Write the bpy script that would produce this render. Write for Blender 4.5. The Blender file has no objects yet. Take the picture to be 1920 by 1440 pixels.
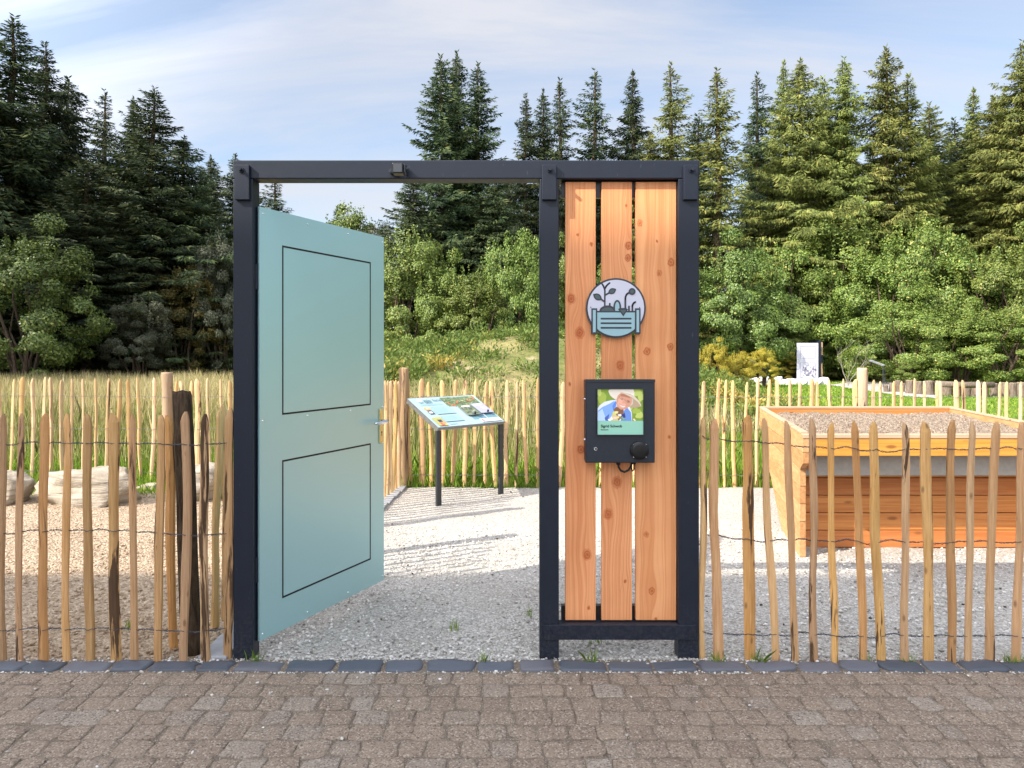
import bpy, bmesh, math, random
import numpy as np
from mathutils import Vector, Matrix, Euler

S = bpy.context.scene
COL = S.collection
PI = math.pi
F, U0, V0, HC = 1400.0, 960.0, 660.0, 1.45          # focal length in photo pixels, vanishing point, eye height

# ------------------------------------------------------------------ camera, sky, sun, exposure
cam_d = bpy.data.cameras.new("camera"); cam = bpy.data.objects.new("camera", cam_d); COL.objects.link(cam)
cam.location = (0, 0, HC); cam.rotation_euler = (PI/2, 0, 0)
cam_d.sensor_width = 36; cam_d.lens = F/1920*36; cam_d.shift_y = -60/1920
cam_d.clip_start = 0.05; cam_d.clip_end = 2000
S.camera = cam
SUN_DIR = Vector((1.15, 0.65, -1.0))
ELEV = math.atan2(1.0, math.hypot(1.15, 0.65)); AZ = math.atan2(-1.15, -0.65)
sun_d = bpy.data.lights.new("sun", 'SUN'); sun = bpy.data.objects.new("sun", sun_d); COL.objects.link(sun)
sun_d.energy = 4.4; sun_d.angle = math.radians(0.5); sun_d.color = (1.0, 0.93, 0.82)
sun.rotation_euler = SUN_DIR.to_track_quat('-Z', 'Y').to_euler(); sun.location = (-15, -9, 20)

CLOUD = (3.55, 3.6, 3.85)
W = bpy.data.worlds.new("World"); S.world = W; W.use_nodes = True
nt = W.node_tree; nt.nodes.clear()
def wn(t): return nt.nodes.new(t)
wo = wn('ShaderNodeOutputWorld'); bg = wn('ShaderNodeBackground'); sky = wn('ShaderNodeTexSky')
sky.sky_type = 'NISHITA'; sky.sun_disc = False; sky.sun_elevation = ELEV; sky.sun_rotation = AZ % (2*PI)
sky.air_density = 1.0; sky.dust_density = 0.6; sky.ozone_density = 1.2
tc = wn('ShaderNodeTexCoord'); sep = wn('ShaderNodeSeparateXYZ'); nt.links.new(tc.outputs['Generated'], sep.inputs[0])
def wm(op, a, b=None, c=None):
    n = wn('ShaderNodeMath'); n.operation = op
    for i, x in enumerate((a, b, c)):
        if x is None: continue
        if isinstance(x, (int, float)): n.inputs[i].default_value = x
        else: nt.links.new(x, n.inputs[i])
    return n.outputs[0]
zz = wm('ADD', wm('MAXIMUM', sep.outputs[2], 0.0), 0.22)
cx, cy = wm('DIVIDE', sep.outputs[0], zz), wm('DIVIDE', sep.outputs[1], zz)
cmb = wn('ShaderNodeCombineXYZ'); nt.links.new(cx, cmb.inputs[0]); nt.links.new(cy, cmb.inputs[1])
mp = wn('ShaderNodeMapping'); mp.inputs['Rotation'].default_value = (0, 0, math.radians(62)); mp.inputs['Scale'].default_value = (0.55, 1.9, 1)
mp.inputs['Location'].default_value = (0.35, 0.2, 0)
nt.links.new(cmb.outputs[0], mp.inputs[0])
n1 = wn('ShaderNodeTexNoise'); n1.inputs['Scale'].default_value = 1.15; n1.inputs['Detail'].default_value = 9; n1.inputs['Roughness'].default_value = 0.58; n1.inputs['Distortion'].default_value = 0.55
nt.links.new(mp.outputs[0], n1.inputs['Vector'])
cr = wn('ShaderNodeValToRGB'); cr.color_ramp.elements[0].position = 0.36; cr.color_ramp.elements[1].position = 0.68
cr.color_ramp.elements[0].color = (0.22, 0.22, 0.22, 1); cr.color_ramp.elements[1].color = (0.92, 0.92, 0.92, 1)
nt.links.new(n1.outputs['Fac'], cr.inputs[0])
mx = wn('ShaderNodeMix'); mx.data_type = 'RGBA'
nt.links.new(cr.outputs[0], mx.inputs[0]); nt.links.new(sky.outputs[0], mx.inputs[6]); 
dt = wn('ShaderNodeVectorMath'); dt.operation = 'DOT_PRODUCT'; nt.links.new(tc.outputs['Generated'], dt.inputs[0]); dt.inputs[1].default_value = tuple(-SUN_DIR.normalized())
mr = wn('ShaderNodeMapRange'); mr.interpolation_type = 'SMOOTHSTEP'; nt.links.new(dt.outputs['Value'], mr.inputs[0])
for i_, v_ in ((1, 0.0), (2, 0.95), (3, 1.0), (4, 6.2)): mr.inputs[i_].default_value = v_      # thin cloud scatters forward: brighter towards the sun
cc_ = wn('ShaderNodeVectorMath'); cc_.operation = 'SCALE'; cc_.inputs[0].default_value = CLOUD; nt.links.new(mr.outputs[0], cc_.inputs['Scale']); nt.links.new(cc_.outputs[0], mx.inputs[7])
nt.links.new(mx.outputs[2], bg.inputs[0]); bg.inputs[1].default_value = 0.12
nt.links.new(bg.outputs[0], wo.inputs[0])
S.view_settings.view_transform = 'Standard'; S.view_settings.look = 'None'
S.view_settings.exposure = 0.95; S.view_settings.gamma = 1.0
S.cycles.max_bounces = 6; S.cycles.diffuse_bounces = 3; S.cycles.transparent_max_bounces = 4
S.cycles.use_denoising = True

# ------------------------------------------------------------------ helpers
def P(u, v, Y):                                      # a point of the photo at a known distance
    return Vector(((u-U0)/F*Y, Y, HC-(v-V0)/F*Y))
def PX(u, Y): return (u-U0)/F*Y
def PZ(v, Y): return HC-(v-V0)/F*Y

def mesh_np(name, verts, faces):
    me = bpy.data.meshes.new(name); me.from_pydata([tuple(v) for v in verts], [], faces); me.update(); return me
def mesh_fast(name, verts, k, var=None):             # verts (N*k,3): N separate k-gons
    n = len(verts)//k; me = bpy.data.meshes.new(name)
    me.vertices.add(n*k); me.vertices.foreach_set('co', np.asarray(verts, dtype=np.float32).ravel())
    me.loops.add(n*k); me.loops.foreach_set('vertex_index', np.arange(n*k, dtype=np.int32))
    me.polygons.add(n); me.polygons.foreach_set('loop_start', np.arange(n, dtype=np.int32)*k)
    try: me.polygons.foreach_set('loop_total', np.full(n, k, dtype=np.int32))
    except Exception: pass
    if var is not None:
        a = me.attributes.new('var', 'FLOAT', 'FACE'); a.data.foreach_set('value', np.asarray(var, dtype=np.float32))
    me.update(calc_edges=True); return me
def link(name, me, mat=None, parent=None, smooth=False, bevel=0):
    o = bpy.data.objects.new(name, me); COL.objects.link(o)
    if mat is not None: me.materials.append(mat)
    if parent is not None: o.parent = parent
    if smooth: me.polygons.foreach_set('use_smooth', [True]*len(me.polygons))
    if bevel:
        b = o.modifiers.new('edge', 'BEVEL'); b.width = bevel; b.segments = 2; b.limit_method = 'ANGLE'
    return o
def tag(o, label=None, cat=None, group=None, kind=None):
    if label: o['label'] = label
    if cat: o['category'] = cat
    if group: o['group'] = group
    if kind: o['kind'] = kind
    return o
def thing(name, label, cat, loc=(0, 0, 0), rz=0, group=None):
    o = bpy.data.objects.new(name, None); COL.objects.link(o); o.empty_display_size = 0.2
    o.location = loc; o.rotation_euler = (0, 0, rz); return tag(o, label, cat, group)
class MB:
    def __init__(s): s.v = []; s.f = []
    def add(s, vs, fs):
        b = len(s.v); s.v += [tuple(v) for v in vs]; s.f += [tuple(b+i for i in f) for f in fs]; return s
    def box(s, x0, x1, y0, y1, z0, z1, M=None):
        vs = [(x0,y0,z0),(x1,y0,z0),(x1,y1,z0),(x0,y1,z0),(x0,y0,z1),(x1,y0,z1),(x1,y1,z1),(x0,y1,z1)]
        if M is not None: vs = [M @ Vector(v) for v in vs]
        return s.add(vs, [(3,2,1,0),(4,5,6,7),(0,1,5,4),(1,2,6,5),(2,3,7,6),(3,0,4,7)])
    def cyl(s, a, b, r, r2=None, n=14):
        a = Vector(a); b = Vector(b); d = (b-a).normalized(); r2 = r if r2 is None else r2
        x = d.orthogonal().normalized(); y = d.cross(x)
        vs = [a+(x*math.cos(2*PI*i/n)+y*math.sin(2*PI*i/n))*r for i in range(n)]+[b+(x*math.cos(2*PI*i/n)+y*math.sin(2*PI*i/n))*r2 for i in range(n)]
        return s.add(vs, [(i, (i+1)%n, n+(i+1)%n, n+i) for i in range(n)]+[tuple(range(n-1, -1, -1)), tuple(range(n, 2*n))])
    def tube(s, pts, r, n=6):
        pts = [Vector(p) for p in pts]; m = len(pts); ref = Vector((0.13, 0.21, 1)).normalized(); vs = []
        for i, p in enumerate(pts):
            d = (pts[min(i+1, m-1)]-pts[max(i-1, 0)]).normalized()
            x = d.cross(ref); x = x.normalized() if x.length > 1e-4 else d.orthogonal().normalized(); y = d.cross(x)
            rr = r[i] if isinstance(r, (list, tuple)) else r
            vs += [p+(x*math.cos(2*PI*k/n)+y*math.sin(2*PI*k/n))*rr for k in range(n)]
        fs = [(i*n+k, i*n+(k+1)%n, (i+1)*n+(k+1)%n, (i+1)*n+k) for i in range(m-1) for k in range(n)]
        return s.add(vs, fs+[tuple(range(n-1, -1, -1)), tuple((m-1)*n+k for k in range(n))])
    def prism(s, poly, axis_fn, a, b):               # poly of 2-D points, axis_fn(p, q, w) -> 3-D
        n = len(poly); vs = [axis_fn(p, q, a) for p, q in poly]+[axis_fn(p, q, b) for p, q in poly]
        return s.add(vs, [tuple(range(n)), tuple(range(2*n-1, n-1, -1))]+[(i, n+i, n+(i+1)%n, (i+1)%n) for i in range(n)])
    def mesh(s, name):
        me = mesh_np(name, s.v, s.f); bm = bmesh.new(); bm.from_mesh(me)
        bmesh.ops.recalc_face_normals(bm, faces=bm.faces); bm.to_mesh(me); bm.free(); return me
    def build(s, name, mat, parent=None, smooth=False, bevel=0):
        return link(name, s.mesh(name), mat, parent, smooth, bevel)
def boxo(name, mat, parent, x0, x1, y0, y1, z0, z1, bevel=0):
    return MB().box(x0, x1, y0, y1, z0, z1).build(name, mat, parent, bevel=bevel)

# ------------------------------------------------------------------ materials
class NT:
    def __init__(s, name):
        s.m = bpy.data.materials.new(name); s.m.use_nodes = True; s.t = s.m.node_tree; s.p = s.t.nodes['Principled BSDF']; s.out = s.t.nodes['Material Output']
    def n(s, t, **kw):
        x = s.t.nodes.new(t)
        for k, v in kw.items(): setattr(x, k, v)
        return x
    def set(s, sock, v):
        if hasattr(v, 'is_output'): s.t.links.new(v, sock)
        else: sock.default_value = v
    def math(s, op, a, b=None, c=None, clamp=False):
        x = s.n('ShaderNodeMath', operation=op); x.use_clamp = clamp
        for i, q in enumerate((a, b, c)):
            if q is not None: s.set(x.inputs[i], q)
        return x.outputs[0]
    def coord(s, kind='Object', scale=(1, 1, 1), loc=(0, 0, 0), rot=(0, 0, 0)):
        c = s.n('ShaderNodeTexCoord'); m = s.n('ShaderNodeMapping')
        s.t.links.new(c.outputs[kind], m.inputs[0]); m.inputs['Scale'].default_value = scale; m.inputs['Location'].default_value = loc; m.inputs['Rotation'].default_value = rot
        return m.outputs[0]
    def noise(s, vec, scale=5, detail=4, rough=0.55, dist=0.0):
        x = s.n('ShaderNodeTexNoise'); s.t.links.new(vec, x.inputs['Vector'])
        for k, v in (('Scale', scale), ('Detail', detail), ('Roughness', rough), ('Distortion', dist)): s.set(x.inputs[k], v)
        return x.outputs['Fac']
    def voro(s, vec, scale=5, feature='F1', out='Distance'):
        x = s.n('ShaderNodeTexVoronoi', feature=feature); s.t.links.new(vec, x.inputs['Vector']); x.inputs['Scale'].default_value = scale
        return x.outputs[out]
    def ramp(s, fac, stops):
        x = s.n('ShaderNodeValToRGB'); e = x.color_ramp.elements
        while len(e) < len(stops): e.new(0.5)
        for el, (p, c) in zip(e, stops):
            el.position = p; el.color = (c, c, c, 1) if isinstance(c, (int, float)) else (*c, 1)
        s.set(x.inputs[0], fac); return x.outputs[0]
    def mix(s, fac, a, b, mode='MIX'):
        x = s.n('ShaderNodeMix', data_type='RGBA', blend_type=mode)
        for i, v in ((0, fac), (6, a), (7, b)):
            if isinstance(v, tuple) and len(v) == 3: v = (*v, 1)
            s.set(x.inputs[i], v)
        return x.outputs[2]
    def bump(s, h, strength=0.5, dist=0.01):
        x = s.n('ShaderNodeBump'); s.set(x.inputs['Height'], h); x.inputs['Strength'].default_value = strength; x.inputs['Distance'].default_value = dist
        s.t.links.new(x.outputs[0], s.p.inputs['Normal']); return x
    def rnd(s): return s.n('ShaderNodeObjectInfo').outputs['Random']
    def done(s, color=None, rough=0.6, metal=0.0, spec=0.4):
        if color is not None: s.set(s.p.inputs['Base Color'], (*color, 1) if isinstance(color, tuple) and len(color) == 3 else color)
        s.set(s.p.inputs['Roughness'], rough); s.p.inputs['Metallic'].default_value = metal; s.p.inputs['Specular IOR Level'].default_value = spec
        return s.m
def plain(name, c, rough=0.5, metal=0.0, var=0.12, spec=0.4, scale=30, bump=0.0):
    t = NT(name); f = t.noise(t.coord(), scale, 5)
    col = t.mix(t.ramp(f, [(0.3, 0.0), (0.7, 1.0)]), tuple(x*(1-var) for x in c), tuple(min(1, x*(1+var)) for x in c))
    if bump: t.bump(f, bump, 0.002)
    return t.done(col, t.ramp(f, [(0.3, rough*0.85), (0.7, min(1, rough*1.15))]), metal, spec)

def foliage(name, stops, trans=0.3, rough=0.6, hue=0.02, val=0.25, spec=0.25):
    t = NT(name); a = t.n('ShaderNodeAttribute'); a.attribute_name = 'var'
    c = t.ramp(a.outputs['Fac'], stops); r = t.rnd()
    h = t.n('ShaderNodeHueSaturation'); t.set(h.inputs['Color'], c)
    t.set(h.inputs['Hue'], t.math('MULTIPLY_ADD', r, hue*2, 0.5-hue)); t.set(h.inputs['Value'], t.math('MULTIPLY_ADD', r, val*2, 1-val))
    t.done(h.outputs[0], rough, spec=spec)
    tr = t.n('ShaderNodeBsdfTranslucent'); t.t.links.new(h.outputs[0], tr.inputs[0])
    ms = t.n('ShaderNodeMixShader'); ms.inputs[0].default_value = trans
    t.t.links.new(t.p.outputs[0], ms.inputs[1]); t.t.links.new(tr.outputs[0], ms.inputs[2]); t.t.links.new(ms.outputs[0], t.out.inputs[0])
    return t.m

def m_picket(name, lo, hi, bark=(0.05, 0.028, 0.015), thr=0.63):
    t = NT(name); r = t.rnd()
    off = t.n('ShaderNodeCombineXYZ'); t.set(off.inputs[0], t.math('MULTIPLY', r, 37.0)); t.set(off.inputs[2], t.math('MULTIPLY', r, 91.0))
    va = t.n('ShaderNodeVectorMath', operation='ADD'); t.t.links.new(t.coord(), va.inputs[0]); t.t.links.new(off.outputs[0], va.inputs[1])
    def sc(x, y, z):
        q = t.n('ShaderNodeVectorMath', operation='MULTIPLY'); t.t.links.new(va.outputs[0], q.inputs[0]); q.inputs[1].default_value = (x, y, z); return q.outputs[0]
    g = t.noise(sc(60, 60, 3.0), 2.0, 6, 0.6); big = t.noise(sc(3, 3, 2.0), 1.0, 3)
    col = t.mix(t.ramp(g, [(0.3, 0.0), (0.7, 1.0)]), lo, hi)
    col = t.mix(t.ramp(t.noise(sc(18, 18, 1.2), 1.0, 5, 0.65), [(0.48, 0.0), (0.74, 0.6)]), col, (lo[0]*0.55, lo[1]*0.50, lo[2]*0.48))
    col = t.mix(t.math('MULTIPLY', big, 0.5), col, tuple(x*0.62 for x in lo))
    gr = t.n('ShaderNodeHueSaturation'); t.set(gr.inputs['Color'], col); t.set(gr.inputs['Value'], t.math('MULTIPLY_ADD', r, 0.45, 0.8)); t.set(gr.inputs['Saturation'], t.math('MULTIPLY_ADD', t.math('FRACT', t.math('MULTIPLY', r, 7.31)), 0.25, 0.92)); t.set(gr.inputs['Hue'], t.math('MULTIPLY_ADD', t.math('FRACT', t.math('MULTIPLY', r, 13.7)), 0.012, 0.487))
    bn = t.noise(sc(20, 20, 1.5), 1.0, 7, 0.62, 0.5)
    th = t.math('MULTIPLY_ADD', t.math('FRACT', t.math('MULTIPLY', r, 5.17)), -0.13, thr+0.03)
    bm_ = t.math('MULTIPLY', t.math('SUBTRACT', bn, th), 30.0, clamp=True)
    knots = t.math('MULTIPLY', t.math('SUBTRACT', 0.13, t.voro(sc(14, 14, 6), 1.0)), 14, clamp=True)
    col2 = t.mix(t.math('MULTIPLY', knots, 0.7), gr.outputs[0], (0.16, 0.085, 0.04))
    col2 = t.mix(bm_, col2, t.mix(g, bark, tuple(x*2.6 for x in bark)))
    t.bump(t.math('ADD', g, t.math('MULTIPLY', bm_, 0.6)), 0.5, 0.003)
    return t.done(col2, 0.72, spec=0.25)

def m_bark(name, lo, hi):
    t = NT(name); c = t.coord('Object', (26, 26, 5)); g = t.noise(c, 1.3, 8, 0.65, 0.8); v = t.voro(c, 1.2)
    col = t.mix(t.ramp(g, [(0.35, 0.0), (0.65, 1.0)]), lo, hi)
    t.bump(t.math('ADD', g, v), 0.9, 0.012); return t.done(col, 0.9, spec=0.1)

def m_gravel(name):
    t = NT(name); c = t.coord('Object'); cell = t.n('ShaderNodeTexVoronoi'); t.t.links.new(c, cell.inputs['Vector']); cell.inputs['Scale'].default_value = 95
    sp = t.n('ShaderNodeSeparateColor'); t.t.links.new(cell.outputs['Color'], sp.inputs[0])
    stone = t.ramp(sp.outputs[0], [(0.0, (0.30, 0.285, 0.26)), (0.25, (0.41, 0.392, 0.355)), (0.7, (0.54, 0.51, 0.465)), (1.0, (0.68, 0.66, 0.62))])
    gap = t.ramp(cell.outputs['Distance'], [(0.45, 0.0), (0.85, 1.0)])
    col = t.mix(t.math('MULTIPLY', gap, 0.6), stone, (0.22, 0.20, 0.17))
    patch = t.ramp(t.noise(c, 1.4, 5, 0.6), [(0.38, 0.0), (0.68, 1.0)]); col = t.mix(t.math('MULTIPLY', patch, 0.35), col, (0.36, 0.31, 0.25))
    spk = t.ramp(t.noise(c, 55, 2), [(0.72, 0.0), (0.76, 1.0)]); col = t.mix(t.math('MULTIPLY', spk, 0.6), col, (0.12, 0.105, 0.09))
    fine = t.noise(c, 240, 3)
    h = t.math('ADD', t.math('MULTIPLY', t.math('SUBTRACT', 1.0, cell.outputs['Distance']), 1.0), t.math('MULTIPLY', fine, 0.35))
    t.bump(h, 0.8, 0.008); return t.done(col, 0.9, spec=0.15)
def m_sand(name, lo=(0.31, 0.225, 0.15), hi=(0.54, 0.42, 0.30), fine=60):
    t = NT(name); c = t.coord('Object'); cell = t.n('ShaderNodeTexVoronoi'); t.t.links.new(c, cell.inputs['Vector']); cell.inputs['Scale'].default_value = fine
    sp = t.n('ShaderNodeSeparateColor'); t.t.links.new(cell.outputs['Color'], sp.inputs[0])
    g = t.noise(c, 18, 8, 0.7)
    col = t.mix(t.ramp(g, [(0.35, 0.0), (0.65, 1.0)]), lo, hi)
    col = t.mix(t.ramp(sp.outputs[0], [(0.82, 0.0), (0.9, 0.8)]), col, (0.56, 0.46, 0.35))
    col = t.mix(t.ramp(sp.outputs[1], [(0.86, 0.0), (0.92, 0.7)]), col, (0.15, 0.10, 0.065))
    t.bump(t.math('ADD', g, t.math('MULTIPLY', cell.outputs['Distance'], -0.7)), 1.0, 0.022); return t.done(col, 0.95, spec=0.1)
def m_setts(name, stops, grain=160, bump=0.6):
    t = NT(name); a = t.n('ShaderNodeAttribute'); a.attribute_name = 'var'
    col = t.ramp(a.outputs['Fac'], stops); c = t.coord('Object'); g = t.noise(c, grain, 4, 0.7); v = t.n('ShaderNodeTexVoronoi'); t.t.links.new(c, v.inputs['Vector']); v.inputs['Scale'].default_value = grain*1.3
    sp = t.n('ShaderNodeSeparateColor'); t.t.links.new(v.outputs['Color'], sp.inputs[0])
    col = t.mix(t.ramp(sp.outputs[0], [(0.0, 0.8), (0.35, 0.0)]), col, (0.075, 0.06, 0.055))
    col = t.mix(t.ramp(sp.outputs[1], [(0.72, 0.0), (1.0, 0.6)]), col, (0.56, 0.49, 0.40))
    blot = t.ramp(t.noise(c, 9, 5, 0.6), [(0.4, 0.0), (0.7, 1.0)]); col = t.mix(t.math('MULTIPLY', blot, 0.4), col, (0.31, 0.245, 0.185))
    moss = t.ramp(t.noise(t.coord('Object', loc=(3, 1, 0)), 5, 6, 0.7), [(0.6, 0.0), (0.72, 1.0)]); col = t.mix(t.math('MULTIPLY', moss, 0.3), col, (0.12, 0.12, 0.075))
    t.bump(t.math('ADD', g, t.math('MULTIPLY', v.outputs['Distance'], -0.6)), bump, 0.004); return t.done(col, 0.9, spec=0.15)
def m_rock(name, lo, hi):
    t = NT(name); c = t.coord('Object'); g = t.noise(c, 5, 10, 0.65, 0.4); lay = t.noise(t.coord('Object', (1.5, 1.5, 14)), 1.5, 6, 0.6, 0.6)
    col = t.mix(t.ramp(g, [(0.3, 0.0), (0.7, 1.0)]), lo, hi); col = t.mix(t.ramp(lay, [(0.50, 0.0), (0.66, 0.75)]), col, tuple(x*0.5 for x in lo))
    t.bump(t.math('ADD', g, lay), 0.9, 0.03); return t.done(col, 0.9, spec=0.15)

def m_board(name, lo, hi, knots, freq=85.0, seed=0.0, axis='Z'):
    """plank with the grain running along local z (x across), flowing round explicit knots (x, z, radius)"""
    t = NT(name); c = t.n('ShaderNodeTexCoord'); sp = t.n('ShaderNodeSeparateXYZ'); t.t.links.new(c.outputs['Object'], sp.inputs[0])
    x, z = sp.outputs[0], sp.outputs[2]
    wv = t.noise(t.coord('Object', (3.0, 3.0, 1.1), (seed, seed*2, seed)), 1.0, 3, 0.5)
    ph = t.math('MULTIPLY_ADD', wv, 0.075, x)
    dark = None; ring = None
    for (kx, kz, kr) in knots:
        dx = t.math('SUBTRACT', x, kx); dz = t.math('MULTIPLY', t.math('SUBTRACT', z, kz), 0.42)
        dz2 = t.math('MULTIPLY', t.math('SUBTRACT', z, kz), 0.8)
        d2 = t.math('ADD', t.math('MULTIPLY', dx, dx), t.math('MULTIPLY', dz, dz))
        g = t.math('EXPONENT', t.math('MULTIPLY', d2, -1.0/(kr*2.1)**2))
        ph = t.math('SUBTRACT', ph, t.math('MULTIPLY', t.math('MULTIPLY', dx, g), 0.75))
        dd = t.math('SQRT', t.math('ADD', t.math('MULTIPLY', dx, dx), t.math('MULTIPLY', dz2, dz2)))
        dn = t.math('ADD', dd, t.math('MULTIPLY_ADD', t.noise(t.coord('Object', (90, 90, 60)), 1, 3), 0.018, -0.009))
        k = t.math('MULTIPLY', t.math('SUBTRACT', kr, dn), 1.0/(kr*0.35), clamp=True)
        rr = t.math('MULTIPLY', t.math('MULTIPLY_ADD', t.math('SINE', t.math('MULTIPLY', dn, 620.0)), 0.5, 0.5), k)
        core = t.math('MULTIPLY', t.math('SUBTRACT', kr*0.35, dn), 6.0/kr, clamp=True)
        rr = t.math('MAXIMUM', rr, core)
        dark = k if dark is None else t.math('MAXIMUM', dark, k); ring = rr if ring is None else t.math('MAXIMUM', ring, rr)
    cv = t.n('ShaderNodeCombineXYZ'); t.set(cv.inputs[0], t.math('MULTIPLY', ph, freq)); t.set(cv.inputs[2], t.math('MULTIPLY', z, 0.25)); cv.inputs[1].default_value = seed*3.7
    g1 = t.noise(cv.outputs[0], 1.0, 3, 0.5); g1r = t.ramp(g1, [(0.36, 0.0), (0.52, 0.38), (0.60, 0.75), (0.66, 0.15)])
    fine = t.noise(t.coord('Object', (420, 420, 9)), 1.0, 3, 0.6)
    big = t.noise(t.coord('Object', (2, 2, 1.3), (seed*5, 0, 0)), 1.6, 3)
    col = t.mix(g1r, hi, lo); col = t.mix(t.ramp(big, [(0.3, 0.0), (0.75, 0.55)]), col, tuple(a*0.80 for a in lo))
    col = t.mix(t.math('MULTIPLY', fine, 0.22), col, tuple(a*0.55 for a in lo))
    if dark is not None:
        col = t.mix(t.math('MULTIPLY', dark, 0.6), col, (lo[0]*0.82, lo[1]*0.60, lo[2]*0.45)); col = t.mix(t.math('MULTIPLY', ring, 0.68), col, (lo[0]*0.5, lo[1]*0.33, lo[2]*0.25))
    t.bump(t.math('ADD', fine, t.math('MULTIPLY', g1r, 0.8)), 0.25, 0.0015)
    return t.done(col, 0.62, spec=0.3)

def attr_ink(name, rough=0.35, emit=0.0):            # printed picture: each face carries its ink colour
    t = NT(name); a = t.n('ShaderNodeAttribute'); a.attribute_name = 'ink'
    c = t.mix(t.math('MULTIPLY', t.noise(t.coord(), 300, 2), 0.08), a.outputs['Color'], (0.5, 0.5, 0.5))
    t.done(c, rough, spec=0.4)
    if emit: t.t.links.new(a.outputs['Color'], t.p.inputs['Emission Color']); t.p.inputs['Emission Strength'].default_value = emit
    return t.m

M = {}
t = NT('painted_steel_anthracite'); c = t.coord(); f = t.noise(c, 22, 5); sz = t.n('ShaderNodeSeparateXYZ'); t.t.links.new(c, sz.inputs[0])
col = t.mix(f, (0.008, 0.012, 0.022), (0.013, 0.0185, 0.033)); foot = t.math('MULTIPLY', t.math('SUBTRACT', 0.30, sz.outputs[2]), 3.0, clamp=True)
spl = t.math('MULTIPLY', t.ramp(t.noise(c, 60, 6, 0.7), [(0.45, 0.0), (0.62, 1.0)]), foot); col = t.mix(t.math('MULTIPLY', spl, 0.22), col, (0.16, 0.145, 0.12))
spk = t.ramp(t.noise(t.coord('Object', (1, 1, 0.25)), 90, 3), [(0.68, 0.0), (0.74, 0.35)]); col = t.mix(spk, col, (0.10, 0.11, 0.13)); t.bump(f, 0.08, 0.002)
M['steel'] = t.done(col, t.math('MULTIPLY_ADD', f, 0.25, 0.33), 0, 0.32)
M['steel_box'] = plain('painted_steel_box', (0.012, 0.018, 0.030), 0.38, 0.0, 0.15, 0.5, 60, 0.05)
M['panel_steel'] = plain('panel_leg_steel', (0.045, 0.05, 0.055), 0.4, 0.4, 0.15)
M['panel_edge'] = plain('panel_bracket_steel', (0.22, 0.23, 0.235), 0.4, 0.6, 0.1)
M['door'] = NT('door_teal_laminate').done((0.385, 0.62, 0.635), 0.34, 0.42, 0.5)
M['groove'] = plain('groove_black', (0.006, 0.006, 0.007), 0.6)
M['brass'] = plain('anodised_gold_plate', (0.62, 0.55, 0.25), 0.3, 0.7, 0.08)
M['alu'] = plain('brushed_aluminium', (0.68, 0.71, 0.76), 0.25, 0.9, 0.05)
M['black'] = plain('black_plastic', (0.008, 0.008, 0.009), 0.35, 0, 0.1)
M['wire'] = plain('galvanised_wire', (0.075, 0.08, 0.095), 0.45, 0.6, 0.2)
M['wire_far'] = plain('galvanised_wire_pale', (0.22, 0.23, 0.24), 0.45, 0.5, 0.2)
M['picket'] = m_picket('chestnut_paling', (0.51, 0.30, 0.125), (0.75, 0.50, 0.25), thr=0.622)
M['picket_pale'] = m_picket('chestnut_paling_pale', (0.58, 0.38, 0.17), (0.80, 0.61, 0.36), thr=0.66)
M['bark'] = m_bark('dark_post_bark', (0.028, 0.018, 0.012), (0.12, 0.085, 0.055))
M['post_pale'] = m_picket('pale_round_post', (0.44, 0.30, 0.17), (0.62, 0.46, 0.30), thr=0.60)
M['post_corner'] = m_picket('round_post_half_barked', (0.40, 0.26, 0.14), (0.58, 0.42, 0.25), (0.07, 0.042, 0.026), 0.52)
M['trunk'] = m_bark('tree_bark', (0.05, 0.035, 0.024), (0.17, 0.125, 0.09))
M['log'] = m_bark('log_bark', (0.10, 0.075, 0.055), (0.24, 0.19, 0.15))
M['gravel'] = m_gravel('crushed_limestone')
M['sand'] = m_sand('sandy_soil')
M['rock'] = m_rock('limestone_boulder', (0.27, 0.222, 0.165), (0.50, 0.44, 0.36))
M['white_rock'] = m_rock('white_limestone', (0.62, 0.6, 0.57), (0.8, 0.79, 0.77))
M['concrete'] = plain('concrete_kerb', (0.34, 0.345, 0.36), 0.85, 0, 0.12, 0.2, 25, 0.4)
M['pave'] = m_setts('concrete_pavers', [(0.0, (0.235, 0.178, 0.134)), (0.35, (0.265, 0.203, 0.152)), (0.7, (0.285, 0.218, 0.162)), (0.9, (0.255, 0.206, 0.165)), (1.0, (0.32, 0.27, 0.22))], 125, 1.0)
t = NT('slate_setts'); a = t.n('ShaderNodeAttribute'); a.attribute_name = 'var'; g = t.noise(t.coord('Object'), 26, 6, 0.6)
col = t.mix(t.math('MULTIPLY', g, 0.5), t.ramp(a.outputs['Fac'], [(0.0, (0.040, 0.052, 0.066)), (0.4, (0.070, 0.082, 0.105)), (0.7, (0.10, 0.112, 0.138)), (1.0, (0.135, 0.13, 0.145))]), (0.12, 0.13, 0.155)); t.bump(g, 0.6, 0.006); M['kerb'] = t.done(col, 0.55, spec=0.4)
M['joint'] = m_setts('joint_grit', [(0.0, (0.175, 0.14, 0.105)), (1.0, (0.205, 0.165, 0.125))], 220, 0.8)
M['soil'] = m_sand('bed_soil', (0.27, 0.20, 0.148), (0.45, 0.355, 0.27), 110)
M['ink'] = attr_ink('printed_ink', 0.4)
M['ink_gloss'] = attr_ink('sign_ink', 0.3)
M['screen'] = attr_ink('screen_picture', 0.12, 0.22)
M['plaster'] = plain('pale_plaster', (0.80, 0.76, 0.70), 0.9, 0, 0.06, 0.1, 8)
M['roof'] = plain('roof_tiles', (0.16, 0.09, 0.07), 0.8, 0, 0.2)
M['glass'] = plain('window_glass', (0.03, 0.035, 0.04), 0.08, 0, 0.05, 0.5)
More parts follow.
